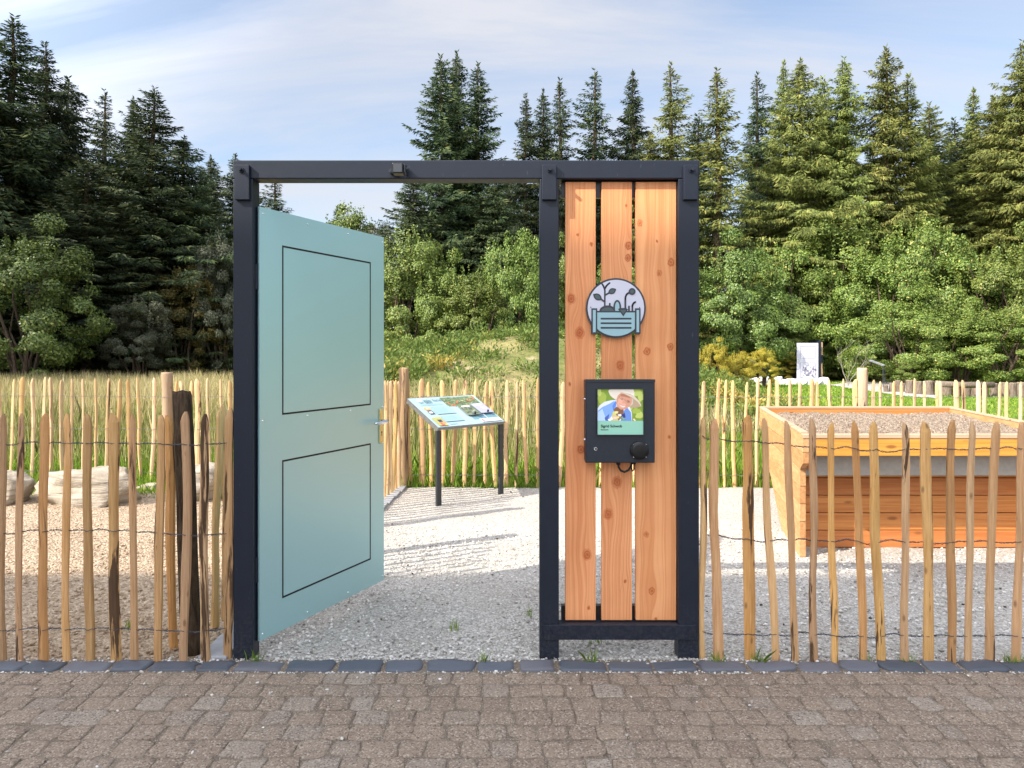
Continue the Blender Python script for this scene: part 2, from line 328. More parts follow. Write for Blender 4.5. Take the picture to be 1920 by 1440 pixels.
M['white'] = plain('white_laminate', (0.56, 0.55, 0.65), 0.4, 0, 0.03)
M['mauve'] = plain('mauve_print', (0.30, 0.27, 0.36), 0.5, 0, 0.05)
M['spruce'] = foliage('spruce_needles_shaded', [(0.0, (0.018, 0.034, 0.016)), (0.45, (0.042, 0.064, 0.024)), (0.8, (0.088, 0.110, 0.034)), (1.0, (0.15, 0.15, 0.05))], 0.15, 0.7, 0.015, 0.22)  # darker needle copy: shade on the left and central spruces is in the colour
M['spruce_lit'] = foliage('spruce_needles_sunlit', [(0.0, (0.060, 0.082, 0.022)), (0.45, (0.150, 0.180, 0.040)), (0.8, (0.25, 0.265, 0.06)), (1.0, (0.35, 0.33, 0.10))], 0.15, 0.7, 0.015, 0.2)  # brighter copy of the same needles, sunlight put into the colour
M['leaf'] = foliage('broad_leaves', [(0.0, (0.060, 0.105, 0.020)), (0.5, (0.150, 0.212, 0.036)), (0.85, (0.28, 0.315, 0.068)), (1.0, (0.46, 0.38, 0.11))], 0.13, 0.5, 0.012, 0.15, 0.35)
M['leaf_dark'] = foliage('deep_green_leaves', [(0.0, (0.050, 0.090, 0.022)), (0.5, (0.135, 0.20, 0.040)), (0.9, (0.25, 0.31, 0.07)), (1.0, (0.36, 0.35, 0.11))], 0.13, 0.45, 0.012, 0.15, 0.4)
M['leaf_yellow'] = foliage('yellowing_leaves', [(0.0, (0.12, 0.15, 0.03)), (0.35, (0.36, 0.32, 0.05)), (0.75, (0.68, 0.50, 0.07)), (1.0, (0.72, 0.40, 0.06))], 0.35, 0.5, 0.01, 0.15)
M['leaf_olive'] = foliage('olive_brown_leaves', [(0.0, (0.05, 0.05, 0.018)), (0.5, (0.12, 0.10, 0.03)), (1.0, (0.26, 0.18, 0.05))], 0.3, 0.5, 0.01, 0.15)
M['leaf_grey'] = foliage('grey_green_leaves', [(0.0, (0.06, 0.068, 0.045)), (0.5, (0.13, 0.14, 0.085)), (1.0, (0.24, 0.24, 0.17))], 0.3, 0.5, 0.01, 0.12)
M['weed'] = foliage('weeds', [(0.0, (0.07, 0.12, 0.025)), (0.5, (0.15, 0.21, 0.045)), (0.8, (0.27, 0.29, 0.07)), (1.0, (0.50, 0.38, 0.10))], 0.3, 0.6, 0, 0)
M['straw'] = foliage('dry_grass', [(0.0, (0.16, 0.22, 0.045)), (0.3, (0.35, 0.32, 0.12)), (0.75, (0.56, 0.47, 0.25)), (1.0, (0.72, 0.64, 0.42))], 0.3, 0.7, 0, 0)
M['lawn'] = foliage('green_grass', [(0.0, (0.10, 0.19, 0.02)), (0.5, (0.20, 0.33, 0.035)), (0.85, (0.34, 0.43, 0.06)), (1.0, (0.55, 0.48, 0.16))], 0.35, 0.6, 0, 0)

# ------------------------------------------------------------------ terrain and sheets
def smooth(a, b, x):
    t = np.clip((x-a)/(b-a), 0, 1); return t*t*(3-2*t)
def hgt(x, y):
    x = np.asarray(x, dtype=float); y = np.asarray(y, dtype=float)
    ex = np.exp(-np.abs((x-0.1)/4.7)**4.5); ey = smooth(11.5, 17.5, y)*(1-smooth(20.5, 27, y))
    m = 1.62*ex*ey*(1+0.10*np.sin(x*1.3+1)+0.06*np.sin(y*1.9+x*0.7))
    return m
gx = np.unique(np.concatenate([np.linspace(-400, -40, 12), np.linspace(-40, -12, 15), np.linspace(-12, 12, 81), np.linspace(12, 40, 15), np.linspace(40, 400, 12)]))
gy = np.unique(np.concatenate([np.linspace(-200, 8, 14), np.linspace(8, 30, 75), np.linspace(30, 80, 15), np.linspace(80, 600, 12)]))
X, Y = np.meshgrid(gx, gy); Z = hgt(X, Y)-0.03
vs = np.stack([X.ravel(), Y.ravel(), Z.ravel()], 1); nx, ny = len(gx), len(gy)
fs = [(j*nx+i, j*nx+i+1, (j+1)*nx+i+1, (j+1)*nx+i) for j in range(ny-1) for i in range(nx-1)]
t = NT('meadow_ground'); c = t.coord('Object'); a = t.noise(c, 0.35, 6, 0.6); b = t.noise(c, 7, 8, 0.7); d_ = t.noise(t.coord('Object', loc=(5, 9, 0)), 0.9, 6, 0.65)
col = t.mix(t.ramp(a, [(0.4, 0.0), (0.62, 1.0)]), (0.13, 0.17, 0.04), (0.36, 0.29, 0.14)); col = t.mix(t.ramp(b, [(0.3, 0.7), (0.6, 0.0)]), col, (0.08, 0.085, 0.03))
col = t.mix(t.ramp(d_, [(0.56, 0.0), (0.64, 1.0)]), col, (0.42, 0.32, 0.21)); t.bump(b, 1.0, 0.06)
M['ground'] = t.done(col, 0.95, spec=0.1)
tag(link('ground', mesh_np('ground', vs, fs), M['ground'], smooth=True), 'dry meadow ground rising to a weedy mound behind the fence', 'ground', kind='structure')

def sheet(name, pts, z, mat, label, step=None, amp=0.0, seed=0):
    if step is None: me = mesh_np(name, [(x, y, z) for x, y in pts], [tuple(range(len(pts)))])
    else:
        (x0, y0), (x1, y1) = pts; rs = np.random.RandomState(seed)
        xs = np.arange(x0, x1+step/2, step); ys = np.arange(y0, y1+step/2, step); A, B = np.meshgrid(xs, ys)
        H = np.zeros_like(A)
        for k in range(14):
            f = rs.uniform(1.5, 16); th = rs.uniform(0, 2*PI); H += np.sin((A*math.cos(th)+B*math.sin(th))*f+rs.uniform(0, 6))/f**0.75
        H = H/np.abs(H).max()*amp + rs.normal(0, amp*0.10, A.shape)
        n_, m_ = len(xs), len(ys)
        me = mesh_np(name, np.stack([A.ravel(), B.ravel(), z+H.ravel()], 1), [(j*n_+i, j*n_+i+1, (j+1)*n_+i+1, (j+1)*n_+i) for j in range(m_-1) for i in range(n_-1)])
    o = link(name, me, mat, smooth=step is not None); return tag(o, label, 'ground', kind='structure')
sheet('gravel_yard', [(-1.36, 3.47), (7.5, 8.02)], -0.004, M['gravel'], 'pale crushed limestone gravel of the yard behind the gateway', 0.045, 0.012, 3)
sheet('sandy_soil', [(-9.0, 3.47), (-1.46, 7.75)], -0.002, M['sand'], 'bare sandy soil behind the front left paling fence', 0.06, 0.022, 5)
lawn_t = NT('mown_lawn'); c = lawn_t.coord('Object'); a = lawn_t.noise(c, 1.1, 6, 0.65); b = lawn_t.noise(c, 16, 6, 0.7)
col = lawn_t.mix(lawn_t.ramp(a, [(0.35, 0.0), (0.65, 1.0)]), (0.10, 0.185, 0.028), (0.20, 0.25, 0.055)); col = lawn_t.mix(lawn_t.ramp(b, [(0.3, 0.6), (0.6, 0.0)]), col, (0.06, 0.10, 0.02)); lawn_t.bump(b, 1.0, 0.05)
M['lawn_sheet'] = lawn_t.done(col, 0.9, spec=0.1)
def gp(u, v): Yg = F*HC/(v-V0); return (PX(u, Yg), Yg)
sheet('lawn', [(4.6, 8.1), (22, 8.1), (40, 41), (9.0, 41), (10.8, 24), (6.6, 13)], -0.004, M['lawn_sheet'], 'mown green lawn beyond the far fence on the right')
PATH = [gp(1553, 722), gp(1600, 716.5), gp(1672, 716.5), gp(1748, 729), gp(1760, 748), gp(1688, 742)]
sheet('gravel_path', PATH, 0.012, M['gravel'], 'white gravel path leading to the distant white door')

# paving: rows of worn concrete setts, and the slate kerb row
def setts(name, rows, mat, h, label, seed, gapw=0.006, jag=0.006, bow=0.004, drop=0.007):
    rs = random.Random(seed); V = []; Fc = []; var = []
    for (y0, y1, x0, x1, w0, w1) in rows:
        x = x0-rs.uniform(0, w1)
        while x < x1:
            w = rs.uniform(w0, w1); a, b = x+gapw/2, x+w-gapw/2; ya, yb = y0+gapw/2, y1-gapw/2
            tx, ty, dz = rs.uniform(-0.045, 0.045), rs.uniform(-0.045, 0.045), rs.uniform(-0.0025, 0.0025)
            n = 4; ring = []
            cs = min(w, y1-y0)*0.12
            base = [(a+cs, ya), ((a+b)/2, ya), (b-cs, ya), (b, ya+cs), (b, (ya+yb)/2), (b, yb-cs), (b-cs, yb), ((a+b)/2, yb), (a+cs, yb), (a, yb-cs), (a, (ya+yb)/2), (a, ya+cs)]
            base = [(p+rs.uniform(-jag, jag), q+rs.uniform(-jag, jag)) for p, q in base]
            cxx, cyy = (a+b)/2, (ya+yb)/2; o = len(V)
            for sc, z in ((1.0, -0.03), (1.0, h-drop), (0.965, h-drop*0.2), (0.74, h)):
                for p, q in base:
                    px, py = cxx+(p-cxx)*sc, cyy+(q-cyy)*sc
                    V.append((px, py, z+(tx*(px-cxx)+ty*(py-cyy)+dz+rs.uniform(-bow, bow)*0.3 if z > 0 else 0)))
            V.append((cxx, cyy, h+bow*0.4+dz)); k = rs.random()
            for r in range(3):
                for i in range(12): Fc.append((o+r*12+i, o+r*12+(i+1)%12, o+(r+1)*12+(i+1)%12, o+(r+1)*12+i)); var.append(k)
            for i in range(12): Fc.append((o+36+i, o+36+(i+1)%12, o+48)); var.append(k)
            x += w
    me = mesh_np(name, V, Fc); at = me.attributes.new('var', 'FLOAT', 'FACE'); at.data.foreach_set('value', np.array(var, dtype=np.float32))
    return tag(link(name, me, mat, smooth=True), label, name, kind='structure')
rows = []; y = 3.352; rr = random.Random(4)
while y > 0.3:
    d = rr.uniform(0.112, 0.135); rows.append((y-d, y, -5.2, 5.2, 0.088, 0.150)); y -= d
setts('paving', rows, M['pave'], 0.012, 'worn brown grey concrete setts of the path in front of the gateway', 11, gapw=0.0045, jag=0.0065, bow=0.006, drop=0.0048)
setts('kerb', [(3.357, 3.478, -5.2, 5.2, 0.165, 0.235)], M['kerb'], 0.018, 'row of blue grey slate setts edging the paved path', 5, 0.016, 0.010, 0.010, 0.010)
pb = MB().box(-60, 60, -30, 3.5, -0.02, 0.0078); o = pb.build('path_bed', M['joint']); tag(o, 'gritty joint bed under the paving setts', 'ground', kind='structure')
kb = MB()
yk = 3.5
while yk < 7.9:
    xk = -1.475+(yk-3.5)*0.05; kb.box(xk, xk+0.135, yk, yk+0.295, -0.05, 0.022, Matrix.Rotation(0, 4, 'Z')); yk += 0.3
tag(kb.build('concrete_edging', M['concrete'], bevel=0.006), 'light grey concrete edging between sandy soil and gravel', 'edging', kind='structure')

# ------------------------------------------------------------------ gateway: steel frame, boards, open door
Y0 = 3.52
gate = thing('garden_gateway', 'dark steel door frame with an open teal door and three upright larch boards', 'gateway', (-0.2, Y0, 0))
def gb(name, mat, x0, x1, y0, y1, z0, z1, bevel=0.0025, par=None):
    q = gate.location; o = boxo(name, mat, par or gate, x0-q.x, x1-q.x, y0-q.y, y1-q.y, z0, z1, bevel); return o
ZT, ZB = PZ(300, Y0), PZ(335, Y0)
for (u0, u1) in ((437, 474), (1012, 1048), (1272, 1311)):
    gb('post', M['steel'], PX(u0, Y0), PX(u1, Y0), Y0, Y0+0.095, -0.05, ZB-0.001, 0.004)
gb('beam', M['steel'], PX(436, Y0), PX(1312, Y0), Y0+0.001, Y0+0.1, ZB, ZT, 0.005)
for (u0, u1) in ((443, 470), (1016, 1043), (1280, 1307)):
    lug = gb('bracket', M['steel'], PX(u0, Y0), PX(u1, Y0), Y0-0.022, Y0-0.0005, PZ(376, Y0), PZ(311, Y0), 0.0025)
    xb = PX((u0+u1)/2+(-1 if u0 < 900 else 1), Y0)-gate.location.x; zb = PZ(321, Y0)
    mb = MB(); mb.cyl((xb, -0.022, zb), (xb, -0.028, zb), 0.014, n=6); mb.cyl((xb, -0.028, zb), (xb, -0.052, zb), 0.0085); mb.build('bolt', M['steel'], lug)
rail = gb('rail', M['steel'], PX(1019, Y0), PX(1304, Y0), Y0-0.012, Y0-0.0005, PZ(1200, Y0-.012), PZ(1172, Y0-.012), 0.002)
gb('rail_channel', M['steel'], PX(1048, Y0)+0.001, PX(1272, Y0)-0.001, Y0, Y0+0.06, PZ(1200, Y0), PZ(1170, Y0), 0.002)
for u in (1032, 1290):
    mb = MB(); xb = PX(u, Y0)-gate.location.x; zb = PZ(1184, Y0); mb.cyl((xb, -0.012, zb), (xb, -0.02, zb), 0.011, 0.010, 6); mb.build('bolt', M['steel'], rail)
for (z0, z1) in ((PZ(1162, 3.6), PZ(1133, 3.6)), (PZ(372, 3.6), ZB-0.002)):
    gb('batten', M['black'], PX(1052, 3.6), PX(1268, 3.6), 3.58, 3.615, z0, z1, 0.002)
YB = 3.552
BO = [((1060, 1117), [(1071, 560, .024), (1087, 624, .026), (1101, 1040, .024), (1089, 843, .022), (1109, 458, .010), (1083, 440, .008), (1104, 1140, .010), (1068, 720, .009)]),
      ((1128, 1185), [(1179, 461, .021), (1177, 484, .018), (1163, 685, .024), (1157, 904, .026), (1140, 964, .025), (1175, 386, .008), (1172, 1090, .009)]),
      ((1192, 1268), [(1236, 512, .014), (1213, 659, .020), (1257, 650, .018), (1200, 418, .015), (1258, 492, .020), (1222, 1108, .018), (1212, 1002, .014), (1232, 452, .007), (1255, 820, .010), (1230, 1160, .008)])]
for i, ((u0, u1), kn) in enumerate(BO):
    x0, x1 = PX(u0, YB), PX(u1, YB); xc = (x0+x1)/2; zb, zt = PZ(1163, YB), PZ(341, YB)
    kk = [(PX(a, YB)-xc, PZ(b, YB)-zb, r) for a, b, r in kn]
    lo, hi = [((0.68, 0.225, 0.080), (0.98, 0.46, 0.21)), ((0.67, 0.23, 0.084), (0.97, 0.465, 0.215)), ((0.71, 0.26, 0.092), (0.98, 0.485, 0.22))][i]
    bo = boxo('board', m_board('larch_board', lo, hi, kk, (95, 80, 45)[i], 1.3+i*2.1), gate, x0-xc, x1-xc, 0, 0.027, 0, zt-zb, 0.002)
    bo.location = (xc-gate.location.x, YB-gate.location.y, zb)

# open door leaf: local x runs from hinge to free edge, front face at local y = 0
H0 = Vector((PX(487, 3.56), 3.56, 0)); H1 = Vector((PX(720, 4.525), 4.525, 0)); DW = (H1-H0).length; DA = math.atan2(H1.y-H0.y, H1.x-H0.x)
leaf = boxo('door_leaf', M['door'], gate, 0, DW, 0, 0.012, PZ(1203, 3.56), PZ(387, 3.56), 0.0015)
leaf.location = H0-gate.location; leaf.rotation_euler = (0, 0, DA)
ZD0, ZD1 = PZ(1203, 3.56), PZ(387, 3.56)
dirv = (H1-H0).normalized()
def d_at(u):                                          # distance along the leaf seen at photo column u
    k = (u-U0)/F; return (k*H0.y-H0.x)/(dirv.x-k*dirv.y)
def d_z(u, v): s_ = d_at(u); return PZ(v, H0.y+dirv.y*s_)
mb = MB(); ss = 1
def frame_line(sa, sb, za, zb, w=0.009):
    y0, y1 = -0.0008, 0.0006
    mb.box(sa, sb, y0, y1, zb-w, zb); mb.box(sa, sb, y0, y1, za, za+w); mb.box(sa, sa+w, y0, y1, za+w, zb-w); mb.box(sb-w, sb, y0, y1, za+w, zb-w)
sa, sb = d_at(529), d_at(695)
frame_line(sa, sb, d_z(529, 778), d_z(529, 460)); frame_line(sa, sb, d_z(529, 1122), d_z(529, 863))
mb.build('panel_groove', M['groove'], leaf)
fr = MB()                                             # steel frame behind the laminate
for (a, b, c, d) in ((0.0, DW, ZD0+0.001, ZD0+0.04), (0.0, DW, ZD1-0.041, ZD1-0.001), (0.0, 0.04, ZD0+0.041, ZD1-0.042), (DW-0.041, DW-0.001, ZD0+0.041, ZD1-0.042)): fr.box(a, b, 0.0125, 0.045, c, d)
fr.build('door_edge', M['steel'], leaf)
for s_, z in [(0.02, ZD1-0.03), (DW*.33, ZD1-0.03), (DW*.66, ZD1-0.03), (DW-0.015, ZD1-0.03), (0.02, ZD0+0.03), (DW*.33, ZD0+0.03), (DW*.66, ZD0+0.03), (DW-0.015, ZD0+0.03), (0.02, 1.12), (DW*.33, 1.12), (DW*.68, 1.12), (DW-0.015, 1.12)]:
    MB().cyl((s_, 0.001, z), (s_, -0.003, z), 0.006, 0.0035, 10).build('rivet', M['alu'], leaf)
sh = d_at(713.5); zt_, zb_ = d_z(713.5, 766), d_z(713.5, 831)
pl = MB().box(sh-0.019, sh+0.019, -0.009, -0.0005, zb_, zt_).build('handle_plate', M['brass'], leaf, bevel=0.004)
hz = d_z(713.5, 789); mb = MB(); mb.cyl((sh, -0.009, hz), (sh, -0.05, hz), 0.009)
mb.tube([(sh+0.004, -0.05, hz), (sh-0.02, -0.056, hz), (sh-0.065, -0.058, hz-0.002), (sh-0.115, -0.054, hz-0.004), (sh-0.128, -0.046, hz-0.004)], [0.0095, 0.0105, 0.0105, 0.009, 0.006], 10)
mb.build('door_handle', M['alu'], leaf, smooth=True)
mb = MB(); zk = d_z(713.5, 812); mb.cyl((sh, -0.0085, zk+0.006), (sh, -0.0097, zk+0.006), 0.006); mb.box(sh-0.003, sh+0.003, -0.0096, -0.0088, zk-0.016, zk+0.002); mb.build('keyhole', M['black'], leaf)
for zq in (0.35, 1.75): MB().cyl((0.0, 0.02, zq), (0.0, 0.02, zq+0.12), 0.012).build('hinge', M['steel'], leaf)

# ------------------------------------------------------------------ flat artwork
class Art:
    """printed design: polygons in a local x/z plane, every face with its ink; later ones lie 0.15 mm further forward"""
    def __init__(s, dy=0.00025): s.v = []; s.f = []; s.c = []; s.l = 0; s.dy = dy
    def poly(s, pts, col, up=1):
        s.l += up; b = len(s.v); s.v += [(x, -s.l*s.dy, z) for x, z in pts]; s.f.append(tuple(range(b, b+len(pts)))); s.c.append(col)
    def rect(s, x0, x1, z0, z1, col): s.poly([(x0, z0), (x1, z0), (x1, z1), (x0, z1)], col)
    def ell(s, cx, cz, rx, rz, col, rot=0, n=32, a0=0, a1=2*PI):
        c, q = math.cos(rot), math.sin(rot); full = abs(a1-a0-2*PI) < 1e-6; m = n if full else n+1; p = []
        for i in range(m):
            a = a0+(a1-a0)*i/n; x, z = rx*math.cos(a), rz*math.sin(a); p.append((cx+x*c-z*q, cz+x*q+z*c))
        s.poly(p, col)
    def stroke(s, pts, w, col, cap=True):
        s.l += 1
        def put(p): b = len(s.v); s.v += [(x, -s.l*s.dy, z) for x, z in p]; s.f.append(tuple(range(b, b+len(p)))); s.c.append(col)
        for (ax, az), (bx, bz) in zip(pts[:-1], pts[1:]):
            d = math.hypot(bx-ax, bz-az) or 1; nx_, nz_ = -(bz-az)/d*w/2, (bx-ax)/d*w/2
            put([(ax-nx_, az-nz_), (bx-nx_, bz-nz_), (bx+nx_, bz+nz_), (ax+nx_, az+nz_)])
        s.l += 0.2
        for k, (x, z) in enumerate(pts):
            if cap or 0 < k < len(pts)-1: put([(x+w/2*math.cos(2*PI*i/12), z+w/2*math.sin(2*PI*i/12)) for i in range(12)])
    def build(s, name, mat, parent):
        me = mesh_np(name, s.v, s.f); a = me.color_attributes.new('ink', 'FLOAT_COLOR', 'CORNER')
        for p, c in zip(me.polygons, s.c):
            for li in p.loop_indices: a.data[li].color = (*c, 1)
        # all faces look forward
        bm = bmesh.new(); bm.from_mesh(me)
        for f in bm.faces:
            if f.normal.y > 0: f.normal_flip()
        bm.to_mesh(me); bm.free()
        return link(name, me, mat, parent)
def curve_pts(p, n=8):                                # quadratic through control triples
    o = []
    for i in range(n+1):
        t_ = i/n; o.append(((1-t_)**2*p[0][0]+2*t_*(1-t_)*p[1][0]+t_*t_*p[2][0], (1-t_)**2*p[0][1]+2*t_*(1-t_)*p[1][1]+t_*t_*p[2][1]))
    return o
def lettering(body, size, loc, mat, parent, name='lettering', rot=(PI/2, 0, 0), bold=0.0):
    cu = bpy.data.curves.new(name, 'FONT'); cu.body = body; cu.size = size; cu.offset = bold; cu.extrude = 0.0001; cu.resolution_u = 4
    tmp = bpy.data.objects.new(name, cu); COL.objects.link(tmp); me = bpy.data.meshes.new_from_object(tmp.evaluated_get(bpy.context.evaluated_depsgraph_get())); bpy.data.objects.remove(tmp); me.materials.clear()
    o = bpy.data.objects.new(name, me); COL.objects.link(o); o.parent = parent; o.location = loc; o.rotation_euler = rot; me.materials.append(mat); return o

# round garden sign
DARK, WHT, TEAL, LEAFC = (0.014, 0.020, 0.036), (0.62, 0.63, 0.74), (0.30, 0.50, 0.56), (0.050, 0.085, 0.090)
sg = thing('round_sign', 'round white and teal sign of seedlings in a planter crate fixed high on the boards', 'sign', (PX(1155, 3.53), 3.533, PZ(577.5, 3.53)))
K = 130/1440*3.53/F
def q(x, y): return ((x-720)*K, (745-y)*K)
mb = MB(); outl = [((620*K)*math.cos(2*PI*i/64), (620*K)*math.sin(2*PI*i/64)) for i in range(64)]
mb.prism(outl, lambda p, r, w: (p, w, r), 0.0, 0.0175)
for x0, x1 in ((207, 328), (1112, 1228)): a_, b_ = q(x0, 1285), q(x1, 752); mb.box(a_[0], b_[0], 0.0004, 0.0171, a_[1], b_[1])
mb.build('sign_plate', M['steel_box'], sg, bevel=0.001)
A = Art(0.0002)
A.ell(0, 0, 622*K, 622*K, DARK, n=72); A.ell(0, 0, 586*K, 586*K, WHT, n=72)
def Q(*ps): return [q(*p) for p in ps]
w = 36*K
A.stroke(curve_pts(Q((425, 235), (485, 310), (490, 400)))+Q((488, 720)), w, DARK)
A.stroke(curve_pts(Q((490, 345), (515, 280), (588, 225))), w, DARK); A.stroke(Q((490, 480), (590, 425)), w, DARK); A.stroke(Q((488, 620), (410, 560)), w, DARK)
def leaf2(a, b, bul, c1, c2):
    (ax, az), (bx, bz) = q(*a), q(*b); d = math.hypot(bx-ax, bz-az); nx_, nz_ = -(bz-az)/d, (bx-ax)/d
    for sc, col in ((1.0, c1), (0.62, c2)):
        mx_, mz_ = (ax+bx)/2, (az+bz)/2; a2 = (mx_+(ax-mx_)*sc, mz_+(az-mz_)*sc); b2 = (mx_+(bx-mx_)*sc, mz_+(bz-mz_)*sc)
        up = curve_pts([a2, (mx_+nx_*bul*K*sc*2, mz_+nz_*bul*K*sc*2), b2]); dn = curve_pts([b2, (mx_-nx_*bul*K*sc*2, mz_-nz_*bul*K*sc*2), a2])
        A.poly(up+dn[1:-1], col)
leaf2((555, 440), (725, 350), 62, DARK, LEAFC); leaf2((245, 455), (430, 575), 68, DARK, LEAFC)
A.stroke(Q((592, 655), (592, 720)), w, DARK); A.stroke(Q((990, 712), (990, 800)), w, DARK)
A.stroke(curve_pts(Q((1122, 620), (1060, 650), (1060, 720)))+Q((1060, 800)), w, DARK)
A.stroke(Q((914, 760), (914, 560))+curve_pts(Q((914, 560), (914, 450), (1000, 425))), w, DARK)
A.ell(*q(1055, 402), 72*K, 72*K, DARK); A.ell(*q(1055, 402), 38*K, 38*K, LEAFC)
A.ell(*q(545, 815), 172*K, 125*K, DARK, a0=0, a1=PI); A.ell(*q(545, 815), 130*K, 82*K, LEAFC, a0=0, a1=PI)
A.ell(*q(745, 735), 82*K, 158*K, DARK); A.ell(*q(745, 735), 46*K, 118*K, TEAL)
# crate
arc = lambda r, a0, a1, n=24: [(r*K*math.sin(a0+(a1-a0)*i/n), -r*K*math.cos(a0+(a1-a0)*i/n)) for i in range(n+1)]
aa = math.asin(405/586)
A.poly([q(312, 805)]+arc(586, -aa, aa)+[q(1128, 805)], DARK)
aa = math.asin(392/586)
A.poly([q(328, 838)]+arc(583, -aa, aa)+[q(1112, 838)], TEAL)
for yy in (967, 1062, 1157): A.stroke(Q((415, yy), (1025, yy)), 37*K, DARK)
A.poly(Q((762, 770), (800, 745), (930, 745), (968, 775), (870, 922)), DARK); A.poly(Q((808, 795), (835, 782), (905, 782), (930, 797), (870, 868)), LEAFC)
for x0, x1 in ((207, 328), (1112, 1228)):
    A.poly(Q((x0, 1285), (x1, 1285), (x1, 752), (x0, 752)), DARK); A.poly(Q((x0+32, 1248), (x1-30, 1248), (x1-30, 786), (x0+32, 786)), TEAL)
for p in ((195, 730), (1207, 738)): A.ell(*q(*p), 13*K, 13*K, (0.12, 0.05, 0.16), n=10)
A.build('sign_face', M['ink_gloss'], sg)

# wall box with picture screen and loudspeaker
YF = 3.468
bx = thing('audio_terminal', 'dark steel wall box with a portrait screen and round loudspeaker on the boards', 'audio terminal', (PX(1163, YF), YF, PZ(868, YF)))
bw = (1228-1098)/F*YF; bh = (868-712)/F*YF
housing = boxo('housing', M['steel_box'], bx, -bw/2, bw/2, 0.0, YB-YF-0.001, 0, bh, 0.004)
lipm = MB().box(-bw/2-0.001, bw/2+0.001, -0.004, -0.0005, bh-0.012, bh+0.002); lipm.build('lid_lip', M['steel_box'], bx, bevel=0.001)
for z_ in (bh*0.765, bh*0.275): MB().cyl((-bw/2-0.006, 0.02, z_), (-bw/2+0.001, 0.02, z_), 0.006).build('hinge_pin', M['alu'], bx)
kx = lambda x: (x-555)/1137*150/F*YF                  # zoomed photo column -> metres from the box centre
kz = lambda y: bh-(y-58)/1440*190/F*YF
A = Art(0.00006); G1, G2, G3, G4 = (0.19, 0.30, 0.035), (0.33, 0.42, 0.07), (0.06, 0.12, 0.02), (0.46, 0.55, 0.14)
x0, x1, zt2, zm, zb2 = kx(229), kx(878), kz(193), kz(640), kz(835)
A.rect(x0, x1, zm, zt2, G1)
rs = random.Random(9)
def blob(x, y, rx, ry, col, rot=0.0):                  # clipped to the picture
    n = 26; p = []
    for i in range(n):
        a_ = 2*PI*i/n; m_ = 1+0.12*math.sin(3*a_+x)+0.08*math.sin(5*a_+y); X_, Y_ = rx*m_*math.cos(a_), ry*m_*math.sin(a_)
        p.append((min(max(x+X_*math.cos(rot)-Y_*math.sin(rot), 229), 878), min(max(y+X_*math.sin(rot)+Y_*math.cos(rot), 193), 640)))
    A.poly([(kx(a), kz(b)) for a, b in p], col)
for _ in range(16): blob(rs.uniform(240, 870), rs.uniform(200, 620), rs.uniform(25, 75), rs.uniform(20, 55), rs.choice([G2, G3, G1, G4]))
blob(300, 330, 60, 90, G2); blob(830, 560, 60, 50, G4); blob(850, 300, 50, 60, G4); blob(780, 500, 60, 40, G2); blob(250, 240, 40, 50, G4)
CL = lambda ps: [(kx(a), kz(b)) for a, b in ps]
A.poly(CL([(229, 470), (262, 420), (330, 372), (420, 350), (500, 345), (600, 400), (690, 450), (718, 520), (722, 640), (229, 640)]), (0.66, 0.70, 0.82))     # pale shawl and sleeve
A.poly(CL([(236, 500), (300, 445), (400, 400), (470, 358), (500, 420), (470, 520), (380, 640), (236, 640)]), (0.20, 0.36, 0.74))
A.poly(CL([(236, 520), (300, 470), (330, 560), (350, 640), (236, 640)]), (0.42, 0.58, 0.86))
A.poly(CL([(560, 640), (600, 500), (655, 455), (705, 520), (716, 640)]), (0.13, 0.25, 0.60)); A.poly(CL([(585, 560), (615, 520), (630, 590), (600, 610)]), (0.03, 0.05, 0.22))
A.poly(CL([(440, 430), (492, 350), (500, 400), (455, 500)]), (0.10, 0.22, 0.62)); A.poly(CL([(330, 600), (400, 540), (380, 640), (345, 640)]), (0.06, 0.12, 0.42))
A.poly(CL([(460, 480), (500, 440), (600, 480), (600, 560), (530, 640), (470, 600)]), (0.20, 0.09, 0.05))              # neck in shade
A.poly(CL([(440, 540), (470, 500), (500, 560), (530, 640), (420, 640)]), (0.60, 0.52, 0.22))
A.poly(CL([(385, 215), (400, 197), (470, 195), (560, 200), (720, 260), (800, 330), (845, 400), (850, 440), (780, 455), (700, 460), (690, 400), (560, 250), (500, 345), (430, 310)]), (0.42, 0.31, 0.20))  # brim underside
A.poly(CL([(490, 240), (550, 232), (735, 330), (735, 400), (700, 430), (680, 300), (540, 290), (505, 350), (485, 300)]), (0.56, 0.47, 0.40))  # hair
A.poly(CL([(515, 290), (545, 250), (610, 240), (690, 280), (720, 330), (715, 390), (680, 440), (625, 478), (560, 482), (510, 440), (495, 380)]), (0.58, 0.28, 0.19))  # face
A.poly(CL([(530, 330), (560, 300), (600, 320), (610, 380), (640, 420), (600, 462), (545, 450), (508, 400)]), (0.70, 0.38, 0.27))
A.poly(CL([(560, 262), (620, 256), (690, 296), (700, 320), (620, 300), (556, 292)]), (0.40, 0.17, 0.10))
A.poly(CL([(540, 405), (580, 425), (630, 428), (615, 448), (575, 446)]), (0.80, 0.62, 0.56)); A.stroke(CL([(536, 398), (575, 420), (634, 424)]), 0.0011, (0.30, 0.07, 0.06))
A.poly(CL([(590, 345), (612, 350), (618, 392), (590, 398), (578, 385)]), (0.66, 0.30, 0.22))
for ex, ey in ((577, 328), (668, 366)):
    A.ell(kx(ex+2), kz(ey), 0.0022, 0.0017, (0.05, 0.03, 0.03), rot=-0.3)
    ring = [(kx(ex)+0.0062*math.cos(2*PI*i/18), kz(ey)+0.0045*math.sin(2*PI*i/18)-0.0016*math.cos(2*PI*i/18)) for i in range(19)]; A.stroke(ring, 0.0014, (0.09, 0.035, 0.03))
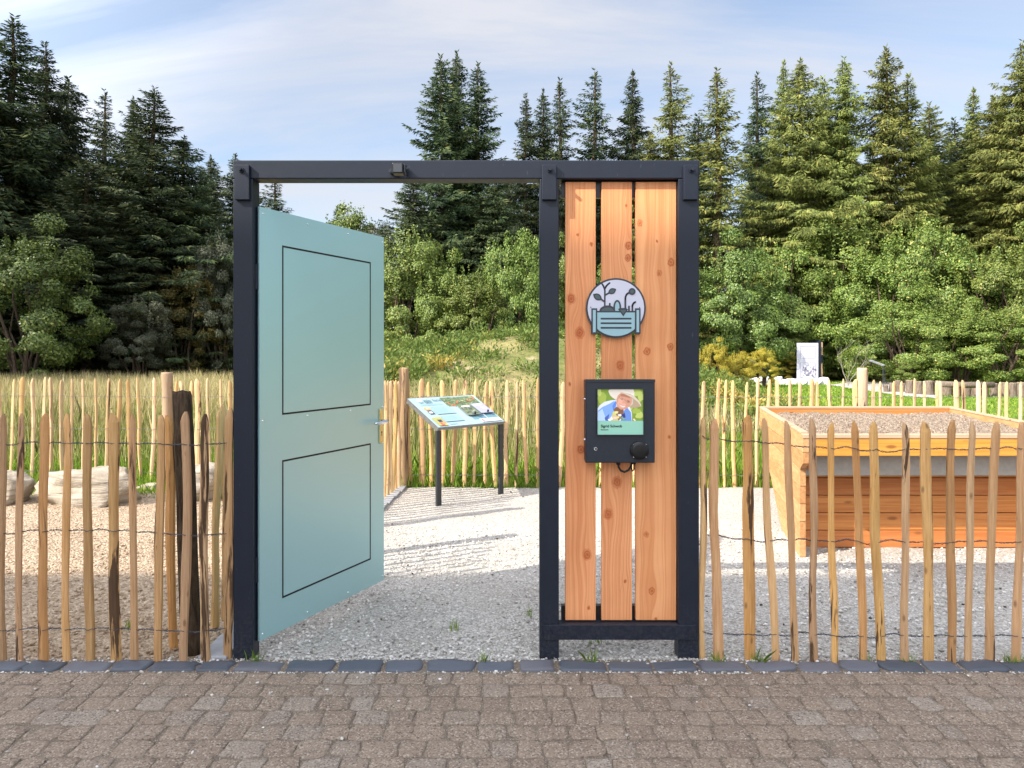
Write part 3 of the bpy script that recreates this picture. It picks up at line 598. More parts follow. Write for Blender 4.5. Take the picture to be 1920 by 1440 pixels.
A.stroke(CL([(610, 340), (638, 354)]), 0.0009, (0.09, 0.035, 0.03)); A.stroke(CL([(545, 290), (540, 325)]), 0.0009, (0.09, 0.035, 0.03))
A.poly(CL([(383, 222), (395, 200), (430, 193), (555, 193), (570, 240), (520, 280), (495, 345), (455, 320), (410, 280)]), (0.70, 0.64, 0.55))   # brim top left
A.poly(CL([(550, 225), (556, 193), (740, 193), (756, 240), (752, 290), (690, 262), (610, 240)]), (0.74, 0.68, 0.59))                           # hat crown
A.poly(CL([(550, 225), (610, 240), (752, 290), (820, 360), (850, 415), (850, 440), (800, 370), (720, 310), (600, 255), (552, 240)]), (0.62, 0.53, 0.42))
for k in range(9): A.ell(kx(628+k*14), kz(203+k*5+(k % 2)*9), 0.0010, 0.0007, (0.14, 0.13, 0.12), n=8)
for (x_, y_, c_) in ((470, 535, (0.62, 0.60, 0.16)), (500, 520, (0.72, 0.66, 0.30)), (480, 600, (0.80, 0.55, 0.60)), (430, 610, (0.80, 0.72, 0.80)), (520, 590, (0.85, 0.62, 0.25)), (600, 610, (0.25, 0.42, 0.12)), (560, 600, (0.15, 0.25, 0.08)), (400, 628, (0.85, 0.80, 0.84)), (590, 560, (0.02, 0.03, 0.20)), (545, 560, (0.80, 0.76, 0.72)), (755, 628, (0.8, 0.6, 0.4))): blob(x_, y_, rs.uniform(16, 30), rs.uniform(10, 20), c_, rs.random())
A.rect(x0, x1, zb2, zm, (0.24, 0.49, 0.38))
scr = thing('screen', None, None); scr.parent = bx
bpy.data.objects.remove(scr)
scr = A.build('screen', M['screen'], bx); scr.location = (0, -0.0008, 0)
mb = MB(); wd = 0.0045
for (a, b, c, d) in ((x0-wd, x1+wd, zt2, zt2+wd), (x0-wd, x1+wd, zb2-wd, zb2), (x0-wd, x0, zb2, zt2), (x1, x1+wd, zb2, zt2)): mb.box(a, b, -0.0135, -0.0004, c, d)
mb.build('screen_rim', M['steel_box'], bx, bevel=0.001)
lm = plain('lettering_ink', (0.008, 0.02, 0.02), 0.5)
yl = -0.00006*A.l-0.0004
lettering('Sigrid Schwob', 0.0175, (kx(276), yl, kz(733)), lm, scr, bold=0.0006); lettering('Rentnerin', 0.0088, (kx(276), yl, kz(775)), lm, scr, bold=0.0003)
mb = MB(); lx, lz = kx(824), kz(1060); R_ = 133/1137*150/F*YF
prof = [(R_, 0.0), (R_, 0.012), (R_*0.96, 0.017), (R_*0.6, 0.0185), (0.001, 0.019)]; n = 40; vs = []; fs = []
for (r_, h_) in prof: vs += [(lx+r_*math.cos(2*PI*i/n), -h_, lz+r_*math.sin(2*PI*i/n)) for i in range(n)]
for j in range(len(prof)-1): fs += [(j*n+i, j*n+(i+1)%n, (j+1)*n+(i+1)%n, (j+1)*n+i) for i in range(n)]
mb.add(vs, fs); lsp = mb.build('loudspeaker', M['black'], bx, smooth=True)
for sx in (-1, 1):
    for sz in (-1, 1): MB().cyl((lx+sx*R_*0.67, -0.015, lz+sz*R_*0.67), (lx+sx*R_*0.67, -0.0195, lz+sz*R_*0.67), 0.0022, n=8).build('screw', M['alu'], lsp)
mb = MB(); bxx, bz = kx(204), kz(1040)
for i in range(20):
    a, b = 2*PI*i/20, 2*PI*(i+1)/20
mb.cyl((bxx, 0, bz), (bxx, -0.004, bz), 0.0088, 0.0078, 20); btn = mb.build('push_button', M['alu'], bx)
mb = MB(); mb.cyl((bxx+0.001, -0.0035, bz), (bxx+0.001, -0.0046, bz), 0.0048, n=14); mb.build('button_centre', M['black'], btn)
mb = MB(); zc0 = 0.0
mb.cyl((kx(540), 0.03, 0.004), (kx(540), 0.03, -0.012), 0.0105); mb.cyl((kx(760), 0.03, 0.004), (kx(760), 0.03, -0.010), 0.0105)
mb.tube([(kx(540), 0.03, -0.01), (kx(545), 0.03, -0.024), (kx(575), 0.03, -0.040), (kx(630), 0.03, -0.047), (kx(690), 0.032, -0.038), (kx(730), 0.036, -0.018), (kx(740), 0.05, 0.0)], 0.0052, 8)
mb.tube([(kx(735), 0.035, 0.0), (kx(730), 0.035, -0.03), (kx(745), 0.035, -0.044), (kx(768), 0.035, -0.036), (kx(768), 0.035, -0.006)], 0.0042, 8)
mb.build('cable', M['black'], bx, smooth=True)

# little spotlight clamped on the beam
sl = thing('spotlight', 'small black spotlight clamped to the top beam above the doorway', 'spotlight', (PX(748, 3.47), Y0, PZ(322, 3.5)))
boxo('lamp_head', M['black'], sl, -0.026, 0.024, -0.085, -0.03, -0.022, 0.026, 0.004); boxo('lens', M['glass'], sl, -0.021, 0.019, -0.0865, -0.0851, -0.017, 0.021, 0.001)
mb = MB(); mb.box(0.024, 0.034, -0.07, -0.0005, -0.015, 0.024); mb.cyl((0.03, -0.05, 0.004), (0.042, -0.05, 0.004), 0.009); mb.build('clamp', M['steel_box'], sl, bevel=0.002)
mb = MB(); mb.cyl((-0.04, 0.0, 0.0), (-0.04, -0.045, 0.0), 0.0095); mb.build('bolt', M['steel'], sl)

# ------------------------------------------------------------------ paling fences
def picket_mesh(seed, L, r, dx=0.0, dy=0.0, wig=0.006, tip=0):
    rs = random.Random(seed); n = 8; prof = []
    cut = rs.uniform(0, 2*PI)
    for i in range(n):
        a = 2*PI*i/n; k = 1.0+rs.uniform(-0.12, 0.12)
        if math.cos(a-cut) > 0.55: k *= 0.72          # cleft face
        prof.append((math.cos(a)*k, math.sin(a)*k*0.72))
    lev = [0.0]+[L*(i+rs.uniform(-0.25, 0.25))/11 for i in range(1, 11)]+[L-0.045, L-0.016, L]; vs = []
    p1, p2 = rs.uniform(0, 6), rs.uniform(0, 6); f1, f2 = rs.uniform(3, 6), rs.uniform(9, 14); kz_ = rs.uniform(0.25, 0.75)*L; ka = rs.uniform(-1, 1)*wig*1.6
    td = rs.uniform(-0.55, 0.55); tw = rs.uniform(-0.4, 0.4)
    for z in lev:
        x = dx*z/L+wig*(math.sin(p1+f1*z)-math.sin(p1))+wig*0.35*math.sin(p2+f2*z)-wig*0.35*math.sin(p2)+ka*max(0, 1-abs(z-kz_)/(0.3*L))
        y = dy*z/L+wig*0.6*(math.sin(p2+f1*0.8*z)-math.sin(p2)); rr = r*(1+0.07*math.sin(p2+7*z)+rs.uniform(-0.05, 0.05))*(1.04-0.08*z/L); sx = sy = 1.0; ox = 0
        if z > L-0.02 and z < L: sx, sy, ox = 0.68, 0.75, td*r*0.3
        if z == L: sx, sy, ox = 0.30, 0.5, td*r*0.7
        th = tw*z/L; c, s_ = math.cos(th), math.sin(th)
        vs += [(x+ox+rr*sx*(a*c-b*s_), y+rr*sy*(a*s_+b*c), z) for a, b in prof]
    m = len(lev); fs = [(i*n+k, i*n+(k+1)%n, (i+1)*n+(k+1)%n, (i+1)*n+k) for i in range(m-1) for k in range(n)]
    fs += [tuple(range(n-1, -1, -1)), tuple((m-1)*n+k for k in range(n))]
    return mesh_np('picket', vs, fs)
def post_mesh(seed, L, r, dx=0, dy=0, n=14):
    rs = random.Random(seed); vs = []; lev = [0, .15, .3, .45, .6, .75, .9, .985, 1.0]; ph = [rs.uniform(0, 6) for _ in range(3)]
    for t_ in lev:
        for k in range(n):
            a = 2*PI*k/n; rr = r*(1+0.06*math.sin(2*a+ph[0])+0.04*math.sin(3*a+ph[1]+3*t_)+rs.uniform(-0.02, 0.02))*(1-0.06*t_)*(0.95 if t_ == 1.0 else 1)
            vs.append((dx*t_+rr*math.cos(a)+0.006*math.sin(5*t_+ph[2]), dy*t_+rr*math.sin(a), L*t_+(rs.uniform(-0.006, 0.006) if t_ == 1 else 0)))
    m = len(lev); fs = [(i*n+k, i*n+(k+1)%n, (i+1)*n+(k+1)%n, (i+1)*n+k) for i in range(m-1) for k in range(n)]+[tuple((m-1)*n+k for k in range(n))]
    return mesh_np('post', vs, fs)
def wire_strands(mb, pts, r, rad=0.0017, seed=0, twist=0.0035):
    """pts: picket axis points (x, y, z) along the run; one strand in front of each picket, one behind, twisted between"""
    rs = random.Random(seed)
    fr_, bk = [], []
    for i in range(len(pts)-1):
        a, b = Vector(pts[i]), Vector(pts[i+1]); d = b-a; L = d.length
        if L < 1e-4: continue
        nrm = Vector((d.y, -d.x, 0)).normalized(); m = max(6, int(L/0.011)); sag = rs.uniform(-0.012, 0.012); ph = rs.uniform(0, 6); amp_ = r[i]
        for k in range(m):
            s_ = k/m; p = a+d*s_+Vector((0, 0, sag*math.sin(PI*s_)+rs.uniform(-0.0012, 0.0012)))
            near = max(1-s_*L/0.034, 0)*r[i]+max(1-(1-s_)*L/0.034, 0)*r[i+1]; tw_ = twist*math.sin(PI*s_)**0.5
            w_ = math.sin(ph+s_*L*190); z_ = Vector((0, 0, math.cos(ph+s_*L*190)*tw_+0.012*math.exp(-min(s_, 1-s_)*L/0.02)*0.3))
            fr_.append(p+nrm*(near*1.0+tw_*w_)+z_); bk.append(p-nrm*(near+tw_*w_)-z_)
    mb.tube(fr_, rad, 5); mb.tube(bk, rad, 5)

# front left fence (columns and rows read from the photo): top u, bottom u, top v, bottom v, width px, Y
FL = [(-48, -50, 776, 1240, 15, 3.49), (2, 3, 776, 1242, 15, 3.49), (38, 39, 775, 1243, 13, 3.49), (85, 84, 775, 1243, 17, 3.49), (124, 126, 775, 1243, 12, 3.49), (166, 169, 777, 1243, 14, 3.49), (212, 217, 774, 1244, 17, 3.49), (254, 252, 775, 1243, 13, 3.49),
      (299, 297, 778, 1240, 16, 3.49), (345, 344, 772, 1244, 14, 3.48), (387, 386, 776, 1241, 15, 3.49), (431, 427, 766, 1232, 15, 3.525)]
FR = [(1317, 1317, 783, 1233, 12, 3.535), (1344, 1349, 785, 1238, 17, 3.52), (1397, 1407, 779, 1241, 17, 3.505), (1437, 1455, 784, 1243, 13, 3.50), (1477, 1490, 789, 1246, 14, 3.49), (1519, 1525, 784, 1244, 14, 3.49), (1562, 1566, 793, 1250, 13, 3.475), (1603, 1617, 790, 1247, 15, 3.48),
      (1639, 1653, 791, 1249, 15, 3.475), (1693, 1696, 792, 1250, 13, 3.475), (1732, 1738, 791, 1250, 20, 3.475), (1785, 1784, 787, 1249, 14, 3.475), (1824, 1813, 791, 1249, 13, 3.475), (1869, 1856, 790, 1250, 15, 3.475), (1911, 1902, 791, 1250, 16, 3.475), (1962, 1950, 790, 1250, 14, 3.475), (2005, 1999, 791, 1250, 15, 3.475)]
def front_fence(name, label, rows_, wires, seed, par_y):
    root = thing(name, label, 'fence', (PX(rows_[len(rows_)//2][1], par_y), par_y, 0), group='low paling fences of split chestnut'); q0 = root.location
    for i, (ut, ub, vt, vb, wpx, Yp) in enumerate(rows_):
        xb, xt = PX(ub, Yp), PX(ut, Yp); zt = PZ(vt, Yp); zb = min(0.0, PZ(vb, Yp))-0.01
        o = link('picket', picket_mesh(seed+i, zt-zb, wpx/F*Yp/2*1.16, xt-xb, 0, 0.005), M['picket'], root); o.location = (xb-q0.x, Yp-q0.y, zb)
    mb = MB()
    for wz in wires:
        pts = []; rad = []
        for (ut, ub, vt, vb, wpx, Yp) in rows_:
            xb, xt = PX(ub, Yp), PX(ut, Yp); zt = PZ(vt, Yp); z = wz(ub); k = z/zt; pts.append((xb+(xt-xb)*k-q0.x, Yp-q0.y, z)); rad.append(wpx/F*Yp/2*0.85)
        wire_strands(mb, pts, rad, 0.00175, seed)
    mb.build('wire', M['wire'], root); return root
ffl = front_fence('paling_fence', 'low split chestnut paling fence left of the gateway with a dark bark post', FL, [lambda u: 1.02-0.0000*u, lambda u: PZ(1000-4*math.sin(u*0.01), 3.49), lambda u: PZ(1181, 3.49)], 100, 3.49)
ffr = front_fence('paling_fence', 'low split chestnut paling fence right of the gateway before the raised bed', FR, [lambda u: PZ(820+min(22, max(0, (u-1320)*0.09)), 3.49), lambda u: PZ(1003+min(12, max(0, (u-1320)*0.1)), 3.49), lambda u: PZ(1190, 3.49)], 200, 3.49)
o = link('post', post_mesh(7, 1.27, 0.046, (340-361)/F*3.62, 0, 16), M['bark'], ffl, smooth=True); o.location = (PX(361, 3.62)-ffl.location.x, 3.62-ffl.location.y, -0.01)
o = link('picket', picket_mesh(131, 1.14, 0.021, (315-326)/F*3.66, 0, 0.004), M['picket'], ffl); o.location = (PX(326, 3.66)-ffl.location.x, 3.66-ffl.location.y, 0)

PV = [picket_mesh(300+i, 1.15, 0.0195+0.0025*(i % 3), random.Random(i).uniform(-0.03, 0.03), 0, 0.006) for i in range(16)]
for me in PV: me.materials.append(M['picket_pale'])
def run_fence(name, label, pts, posts, wires, seed, hvar=0.02):
    """pts: picket bases on the ground; pickets share sixteen shapes"""
    rs = random.Random(seed); mid = pts[len(pts)//2]; root = thing(name, label, 'fence', (mid[0], mid[1], 0), group='low paling fences of split chestnut'); q0 = root.location
    for (x, y) in pts:
        o = bpy.data.objects.new('picket', rs.choice(PV)); COL.objects.link(o); o.parent = root; o.location = (x-q0.x, y-q0.y, 0)
        o.scale = (rs.uniform(0.85, 1.2), rs.choice((1, -1)), 1+rs.uniform(-hvar, hvar)); o.rotation_euler = (rs.uniform(-0.01, 0.01), rs.uniform(-0.02, 0.02), rs.choice((0, PI)))
    for (x, y, L, r, pm) in posts:
        o = link('post', post_mesh(int(x*100) % 997, L, r), pm, root, smooth=True); o.location = (x-q0.x, y-q0.y, -0.01)
    mb = MB()
    for z in wires:
        p = [];
        for i, (x, y) in enumerate(pts):
            p.append((x-q0.x, y-q0.y-0.022, z+0.004*math.sin(i*1.7)))
            if i < len(pts)-1: x2, y2 = pts[i+1]; p.append(((x+x2)/2-q0.x, (y+y2)/2-q0.y, z-0.006+0.004*math.sin(i)))
        mb.tube(p, 0.0021, 4)
    mb.build('wire', M['wire_far'], root); return root
YFAR = 8.03
cl = Vector((PX(757, 8.05), 8.05))
us_left = [-62, -42, -21, 0, 19, 39, 59, 79, 96, 117, 136, 155, 180, 199, 220, 244, 265, 284, 327, 341, 360, 371, 395, 414, 434]
pts = []
Yl = lambda u: 8.42-0.36*min(1, max(0, u/757))
for u in us_left: pts.append((PX(u, Yl(u)), Yl(u)))
u = 455
while u < 745: pts.append((PX(u, Yl(u)), Yl(u))); u += 20.5
pts = [(-6.55+0.12*i*1.0, 8.42) for i in range(0)]+pts
run_fence('paling_fence', 'pale paling fence at the back left with one cut round post before the dry grass', pts, [(PX(311, 8.3), 8.33, 1.235, 0.060, M['post_pale'])], (0.96, 0.60, 0.12), 51)
us_r = [770, 791.5, 808, 830, 848, 871, 888, 909, 929, 948, 968, 989, 1007]+[1028+20*i for i in range(15)]+[1321+x for x in (0, 19, 38, 56, 76, 97, 117, 137, 157, 177, 196, 218, 238, 259, 278, 316, 332, 353, 372, 392, 412, 432, 447, 470, 492, 509, 528, 548, 568, 590, 611, 631, 652)]
Yr = lambda u: 8.05-0.06*max(0, min(1, (u-757)/1100))
run_fence('paling_fence', 'pale paling fence at the back right running behind the info panel and raised bed', [(PX(u, Yr(u)), Yr(u)) for u in us_r],
          [(cl.x, cl.y, 1.29, 0.060, M['post_corner']), (PX(1617.5, 8.0), 8.02, 1.285, 0.056, M['post_pale'])], (0.97, 0.62, 0.13), 52)
sA = Vector((-1.57, 3.94)); sB = Vector((-1.20, 7.95))
def sp_(y): return (sA.x+(sB.x-sA.x)*(y-sA.y)/(sB.y-sA.y), y)
run_fence('paling_fence', 'pale side paling fence between the corner post and the open door', [sp_(6.2+0.115*i) for i in range(16)], [(*sp_(6.10), 1.27, 0.055, M['post_pale'])], (0.97, 0.62, 0.13), 53)
run_fence('paling_fence', 'short side paling fence leading back from the left frame post behind the door', [sp_(3.94+0.115*i) for i in range(10)], [(*sp_(5.12), 1.27, 0.055, M['post_pale'])], (0.97, 0.62, 0.13), 54)

# ------------------------------------------------------------------ raised planting bed
bed = thing('raised_bed', 'larch timber raised bed full of soil with an overhanging front', 'raised bed', (2.03, 5.27, 0))
SX = 0.205
def AF(t_, z, s_): return (s_+SX*t_, t_*0.984, z)
TL, SW, ZR = 2.33, 1.95, 0.878
wood_b = m_board('bed_larch', (0.47, 0.20, 0.055), (0.64, 0.32, 0.10), [(0.35, 0.15, 0.02), (1.2, -0.1, 0.03), (0.8, 0.3, 0.02)], 30, 4.0)
def m_bedwood(name, lo, hi, seed):                    # grain along x
    t = NT(name); c = t.coord('Object', (1.2, 40, 40), (seed, seed, 0)); g = t.noise(c, 1.0, 4, 0.55, 0.8); f_ = t.noise(t.coord('Object', (5, 200, 200)), 1.0, 3); k = t.voro(t.coord('Object', (3.2, 9, 9), (seed*2, 0, 0)), 1.0)
    col = t.mix(t.ramp(g, [(0.35, 0.0), (0.65, 1.0)]), lo, hi); col = t.mix(t.math('MULTIPLY', f_, 0.3), col, tuple(a*0.5 for a in lo))
    kn = t.math('MULTIPLY', t.math('SUBTRACT', 0.16, k), 14, clamp=True); col = t.mix(t.math('MULTIPLY', kn, 0.75), col, (0.20, 0.07, 0.02)); t.bump(g, 0.25, 0.002)
    return t.done(col, 0.6, spec=0.3)
WB = [m_bedwood('larch_plank', (0.50, 0.175, 0.045), (0.68, 0.28, 0.08), 3.1), m_bedwood('larch_plank_red', (0.45, 0.145, 0.04), (0.60, 0.23, 0.07), 7.7), m_bedwood('larch_plank_pale', (0.52, 0.26, 0.09), (0.68, 0.38, 0.15), 12.4)]
rim_m = m_bedwood('weathered_rim', (0.44, 0.31, 0.20), (0.58, 0.43, 0.29), 1.0); cap_m = m_bedwood('larch_apron', (0.56, 0.24, 0.04), (0.72, 0.35, 0.065), 5.0)
def side_planks(s0, s1):
    """planks of an end wall, each clipped to the overhanging outline"""
    out = []; n_ = 7; hs = [ZR*i/n_ for i in range(n_+1)]
    near = lambda z: 0.0 if z < 0.62 else (-0.12*(z-0.62)/0.06 if z < 0.68 else -0.12)
    far = lambda z: 0.86+(TL-0.86)*min(1, z/0.74)
    for i in range(n_):
        z0, z1 = hs[i]+0.002, hs[i+1]-0.002
        zs = [z0]+[z for z in (0.62, 0.68) if z0 < z < z1]+[z1]
        poly = [(near(z), z) for z in zs]+[(far(z), z) for z in ([z1]+([0.74] if z0 < 0.74 < z1 else [])+[z0])]
        b = MB(); b.prism(poly, lambda p, r, w_: AF(p, r, w_), s0, s1); out.append(b)
    return out
def m_sidewood(name, lo, hi, seed):
    t = NT(name); g = t.noise(t.coord('Object', (40, 1.4, 40), (seed, 0, seed)), 1.0, 4, 0.55, 0.6); f_ = t.noise(t.coord('Object', (200, 5, 200)), 1.0, 3)
    col = t.mix(t.ramp(g, [(0.35, 0.0), (0.65, 1.0)]), lo, hi); col = t.mix(t.math('MULTIPLY', f_, 0.3), col, tuple(a*0.5 for a in lo)); t.bump(g, 0.25, 0.002); return t.done(col, 0.6, spec=0.3)
SM = [m_sidewood('side_plank', (0.50, 0.25, 0.10), (0.66, 0.38, 0.18), 2.0), m_sidewood('side_plank_red', (0.45, 0.21, 0.08), (0.60, 0.32, 0.14), 6.0)]
for s0, s1 in ((0.0, 0.045), (SW-0.045, SW)):
    for i, b in enumerate(side_planks(s0, s1)): b.build('side_plank', SM[i % 2], bed, bevel=0.003)
def bed_box(name, mat, s0, s1, t0, t1, z0, z1, bev=0.003):
    poly = [(t0, z0), (t1, z0), (t1, z1), (t0, z1)]; return MB().prism(poly, lambda p, r, w_: AF(p, r, w_), s0, s1).build(name, mat, bed, bevel=bev)
bed_box('front_apron', cap_m, 0.047, SW-0.047, -0.12, -0.075, 0.732, ZR-0.026)
bed_box('rim', rim_m, 0.0, SW, -0.125, -0.06, ZR-0.0245, ZR+0.004)
bed_box('rim', rim_m, 0.0, SW, TL-0.05, TL+0.01, ZR+0.001, ZR+0.022); bed_box('rim', rim_m, -0.003, 0.048, -0.058, TL-0.052, ZR+0.001, ZR+0.016); bed_box('rim', rim_m, SW-0.048, SW+0.003, -0.058, TL-0.052, ZR+0.001, ZR+0.016)
bed_box('liner_board', plain('grey_liner', (0.36, 0.33, 0.28), 0.7, 0, 0.1), 0.047, SW-0.047, 0.02, 0.045, 0.575, 0.728)
bed_box('floor_board', WB[1], 0.047, SW-0.047, -0.07, 0.50, 0.729, 0.7315, 0); bed_box('support', WB[1], 0.047, 0.085, -0.06, 0.015, 0.63, 0.7275)
for i in range(4): bed_box('front_plank', WB[(1, 0, 0, 1)[i]], 0.047, SW-0.047, 0.265, 0.305, 0.003+0.1295*i, 0.1275+0.1295*i)
bed_box('front_plank', WB[0], 0.047, SW-0.047, 0.265, 0.305, 0.521, 0.58)
back = MB().prism([(0.82, 0.0), (0.86, 0.0), (TL, 0.74), (TL, ZR), (TL-0.045, ZR), (TL-0.045, 0.76)], lambda p, r, w_: AF(p, r, w_), 0.047, SW-0.047).build('back_wall', WB[0], bed)
rs = np.random.RandomState(2); n_, m_ = 90, 100; V = []
S_, T_ = np.meshgrid(np.linspace(0.046, SW-0.046, n_), np.linspace(-0.06, TL-0.05, m_)); Hn = np.zeros_like(S_)
for k in range(26):
    f = rs.uniform(4, 45); th = rs.uniform(0, 2*PI); Hn += np.sin((S_*math.cos(th)+T_*math.sin(th))*f+rs.uniform(0, 6))/f**0.6
Hn = Hn/np.abs(Hn).max()*0.022+rs.normal(0, 0.006, S_.shape); Zs = 0.835+Hn
V = np.stack([S_.ravel()+SX*T_.ravel(), 0.984*T_.ravel(), Zs.ravel()], 1)
link('soil', mesh_np('soil', V, [(j*n_+i, j*n_+i+1, (j+1)*n_+i+1, (j+1)*n_+i) for j in range(m_-1) for i in range(n_-1)]), M['soil'], bed)

# ------------------------------------------------------------------ information panels
def info_panel(A0, A1, ztop, zfront, depth, label, detailed, face=None):
    """legs stand at A0 and A1 (front edge of the desk); the desk rises away from them"""
    A0, A1 = Vector(A0), Vector(A1); d = (A1-A0).normalized(); ang = math.atan2(d.y, d.x); L = (A1-A0).length
    r = thing('info_panel', label, 'info panel', (A0.x, A0.y, 0), ang)
    e = 0.02; x0, x1 = -0.025, L+0.025; sl_ = math.atan2(ztop-zfront, depth); Ld = math.hypot(depth, ztop-zfront)
    for x in (0.0, L):
        b = MB(); b.box(x-0.028, x+0.028, 0.0, 0.028, -0.02, zfront-0.03); leg = b.build('leg', M['panel_steel'], r, bevel=0.003)
    fm = Matrix.Translation((0, -0.012, zfront)) @ Matrix.Rotation(sl_, 4, 'X')
    b = MB()
    for xa, xb in ((x0, x0+0.02), (x1-0.02, x1)): b.box(xa, xb, 0.0, Ld, -0.045, -0.005, fm)
    b.box(x0+0.021, x1-0.021, 0.0, 0.02, -0.03, -0.005, fm); b.box(x0+0.021, x1-0.021, Ld-0.02, Ld, -0.045, -0.005, fm); b.build('bracket', M['panel_edge'], r, bevel=0.002)
    b = MB().box(x0-0.004, x1+0.004, -0.006, Ld+0.006, -0.0045, 0.004, fm); desk = b.build('desk', M['panel_edge'], r)
    ar = Art(0.00004); W_, H_ = x1-x0, Ld
    if detailed:
        PB, DB, WH = (0.34, 0.47, 0.50), (0.13, 0.27, 0.33), (0.66, 0.66, 0.68)
        ar.rect(0, W_, 0, H_, PB); f = lambda x, y: (x*W_, (1-y)*H_)
        def rr(xa, xb, ya, yb, c): a, b2 = f(xa, yb), f(xb, ya); ar.rect(a[0], b2[0], a[1], b2[1], c)
        rs = random.Random(3)
        def photo(xa, xb, ya, yb, basec, cols, n):
            rr(xa, xb, ya, yb, basec)
            for _ in range(n):
                w_, h_ = rs.uniform(0.006, 0.02), rs.uniform(0.012, 0.045); x_, y_ = rs.uniform(xa, xb-w_), rs.uniform(ya, yb-h_); rr(x_, x_+w_, y_, y_+h_, rs.choice(cols))
        greens = [(0.05, 0.10, 0.03), (0.16, 0.24, 0.08), (0.33, 0.36, 0.16), (0.03, 0.05, 0.03), (0.22, 0.25, 0.2), (0.45, 0.42, 0.24)]
        rr(0.60, 0.985, 0.30, 0.86, DB)
        photo(0.44, 0.965, 0.03, 0.36, (0.12, 0.18, 0.07), greens+[(0.30, 0.36, 0.18)], 140)
        for (x_, y_) in ((0.47, 0.24), (0.50, 0.30), (0.62, 0.20), (0.61, 0.22), (0.80, 0.17), (0.84, 0.17), (0.92, 0.08), (0.91, 0.12), (0.53, 0.33)): rr(x_, x_+0.02, y_, y_+0.045, (0.75, 0.10, 0.05))
        ar.rect(*[v for v in (f(0.085, 0.13)[0], f(0.15, 0.13)[0])], f(0, 0.14)[1], f(0, 0.075)[1], (0.70, 0.74, 0.76)); rr(0.095, 0.145, 0.14, 0.185, (0.25, 0.40, 0.45))
        for i, (w_, y_) in enumerate(((0.30, 0.235), (0.32, 0.265))): rr(0.075, 0.075+w_, y_, y_+0.012, (0.20, 0.42, 0.50))
        for blk, (ya, yb) in enumerate(((0.34, 0.60), (0.66, 0.86))):
            rr(0.17, 0.44, ya, yb, (0.29, 0.44, 0.50))
            yy = ya+0.02
            while yy < yb-0.02: rr(0.18, 0.18+rs.uniform(0.17, 0.25), yy, yy+0.010, (0.19, 0.33, 0.40)); yy += 0.032
        rr(0.18, 0.30, 0.93, 0.945, (0.2, 0.42, 0.5))
        rr(0.07, 0.14, 0.35, 0.45, (0.82, 0.33, 0.09)); rr(0.095, 0.125, 0.37, 0.41, (0.78, 0.66, 0.55)); rr(0.07, 0.14, 0.48, 0.58, (0.04, 0.05, 0.05)); rr(0.08, 0.125, 0.50, 0.56, WH)
        photo(0.03, 0.155, 0.70, 0.97, (0.38, 0.36, 0.10), [(0.42, 0.40, 0.14), (0.30, 0.30, 0.10)], 10); rr(0.075, 0.13, 0.78, 0.86, (0.02, 0.02, 0.05)); rr(0.07, 0.13, 0.87, 0.97, (0.55, 0.12, 0.06)); rr(0.10, 0.155, 0.86, 0.93, (0.72, 0.25, 0.10)); rr(0.12, 0.155, 0.93, 0.97, (0.80, 0.55, 0.05))
        rr(0.66, 0.97, 0.86, 0.97, WH); ar.ell(*f(0.70, 0.915), 0.018*W_, 0.04*H_, (0.35, 0.16, 0.18)); rr(0.75, 0.93, 0.885, 0.90, (0.5, 0.5, 0.55)); rr(0.75, 0.90, 0.915, 0.93, (0.5, 0.5, 0.55))
        rr(0.795, 0.805, 0.70, 0.88, WH)
    else:
        c0 = face or (0.45, 0.45, 0.47); ar.rect(0, W_, 0, H_, c0); ar.rect(W_*0.42, W_*0.8, H_*0.25, H_*0.75, (0.10, 0.11, 0.10)); ar.rect(W_*0.55, W_*0.7, H_*0.35, H_*0.6, (0.55, 0.55, 0.55)); ar.rect(W_*0.06, W_*0.36, H_*0.7, H_*0.86, (0.3, 0.3, 0.34))
    pf = ar.build('panel_print', M['ink'], r)
    # local x/z plane of the artwork onto the sloping desk: art -y becomes the desk normal
    pf.matrix_local = Matrix.Translation((x0, -0.012, zfront)) @ Matrix.Rotation(sl_, 4, 'X') @ Matrix.Translation((0, 0, 0.0042)) @ Matrix.Rotation(-PI/2, 4, 'X')
    if detailed:
        tm = plain('title_ink', (0.05, 0.13, 0.16), 0.5)
        for body, yy in (('Jeder Garten', 0.15), ('zählt', 0.215)):
            lettering(body, 0.047, (0.165*W_, -ar.l*ar.dy-0.0006, (1-yy)*H_), tm, pf, bold=0.0006)
        for (xa, xb, ya, yb, col) in ((0.555, 0.755, 0.40, 0.735, 'photo'), (0.775, 0.975, 0.34, 0.70, 'mauve')):       # hinged flaps standing a little off the print
            fl = Art(0.00008); w_, h_ = (xb-xa)*W_, (yb-ya)*H_
            if col == 'mauve':
                fl.rect(0, w_, 0, h_, (0.36, 0.36, 0.52)); fl.rect(w_*0.12, w_*0.72, h_*0.78, h_*0.93, (0.75, 0.75, 0.8)); fl.ell(w_*0.62, h_*0.5, w_*0.2, h_*0.07, (0.75, 0.75, 0.8), rot=-0.5)
            else:
                fl.rect(0, w_, 0, h_, (0.14, 0.18, 0.09)); rs = random.Random(8)
                for _ in range(60): a_, b_ = rs.uniform(0, w_*0.92), rs.uniform(0, h_*0.9); fl.rect(a_, a_+w_*0.08, b_, b_+h_*0.09, rs.choice([(0.05, 0.08, 0.03), (0.3, 0.34, 0.18), (0.45, 0.46, 0.42), (0.2, 0.24, 0.14), (0.12, 0.15, 0.2)]))
                fl.rect(w_*0.18, w_*0.82, h_*0.84, h_*0.97, (0.75, 0.76, 0.78))
            fp = fl.build('flap', M['ink'], r)
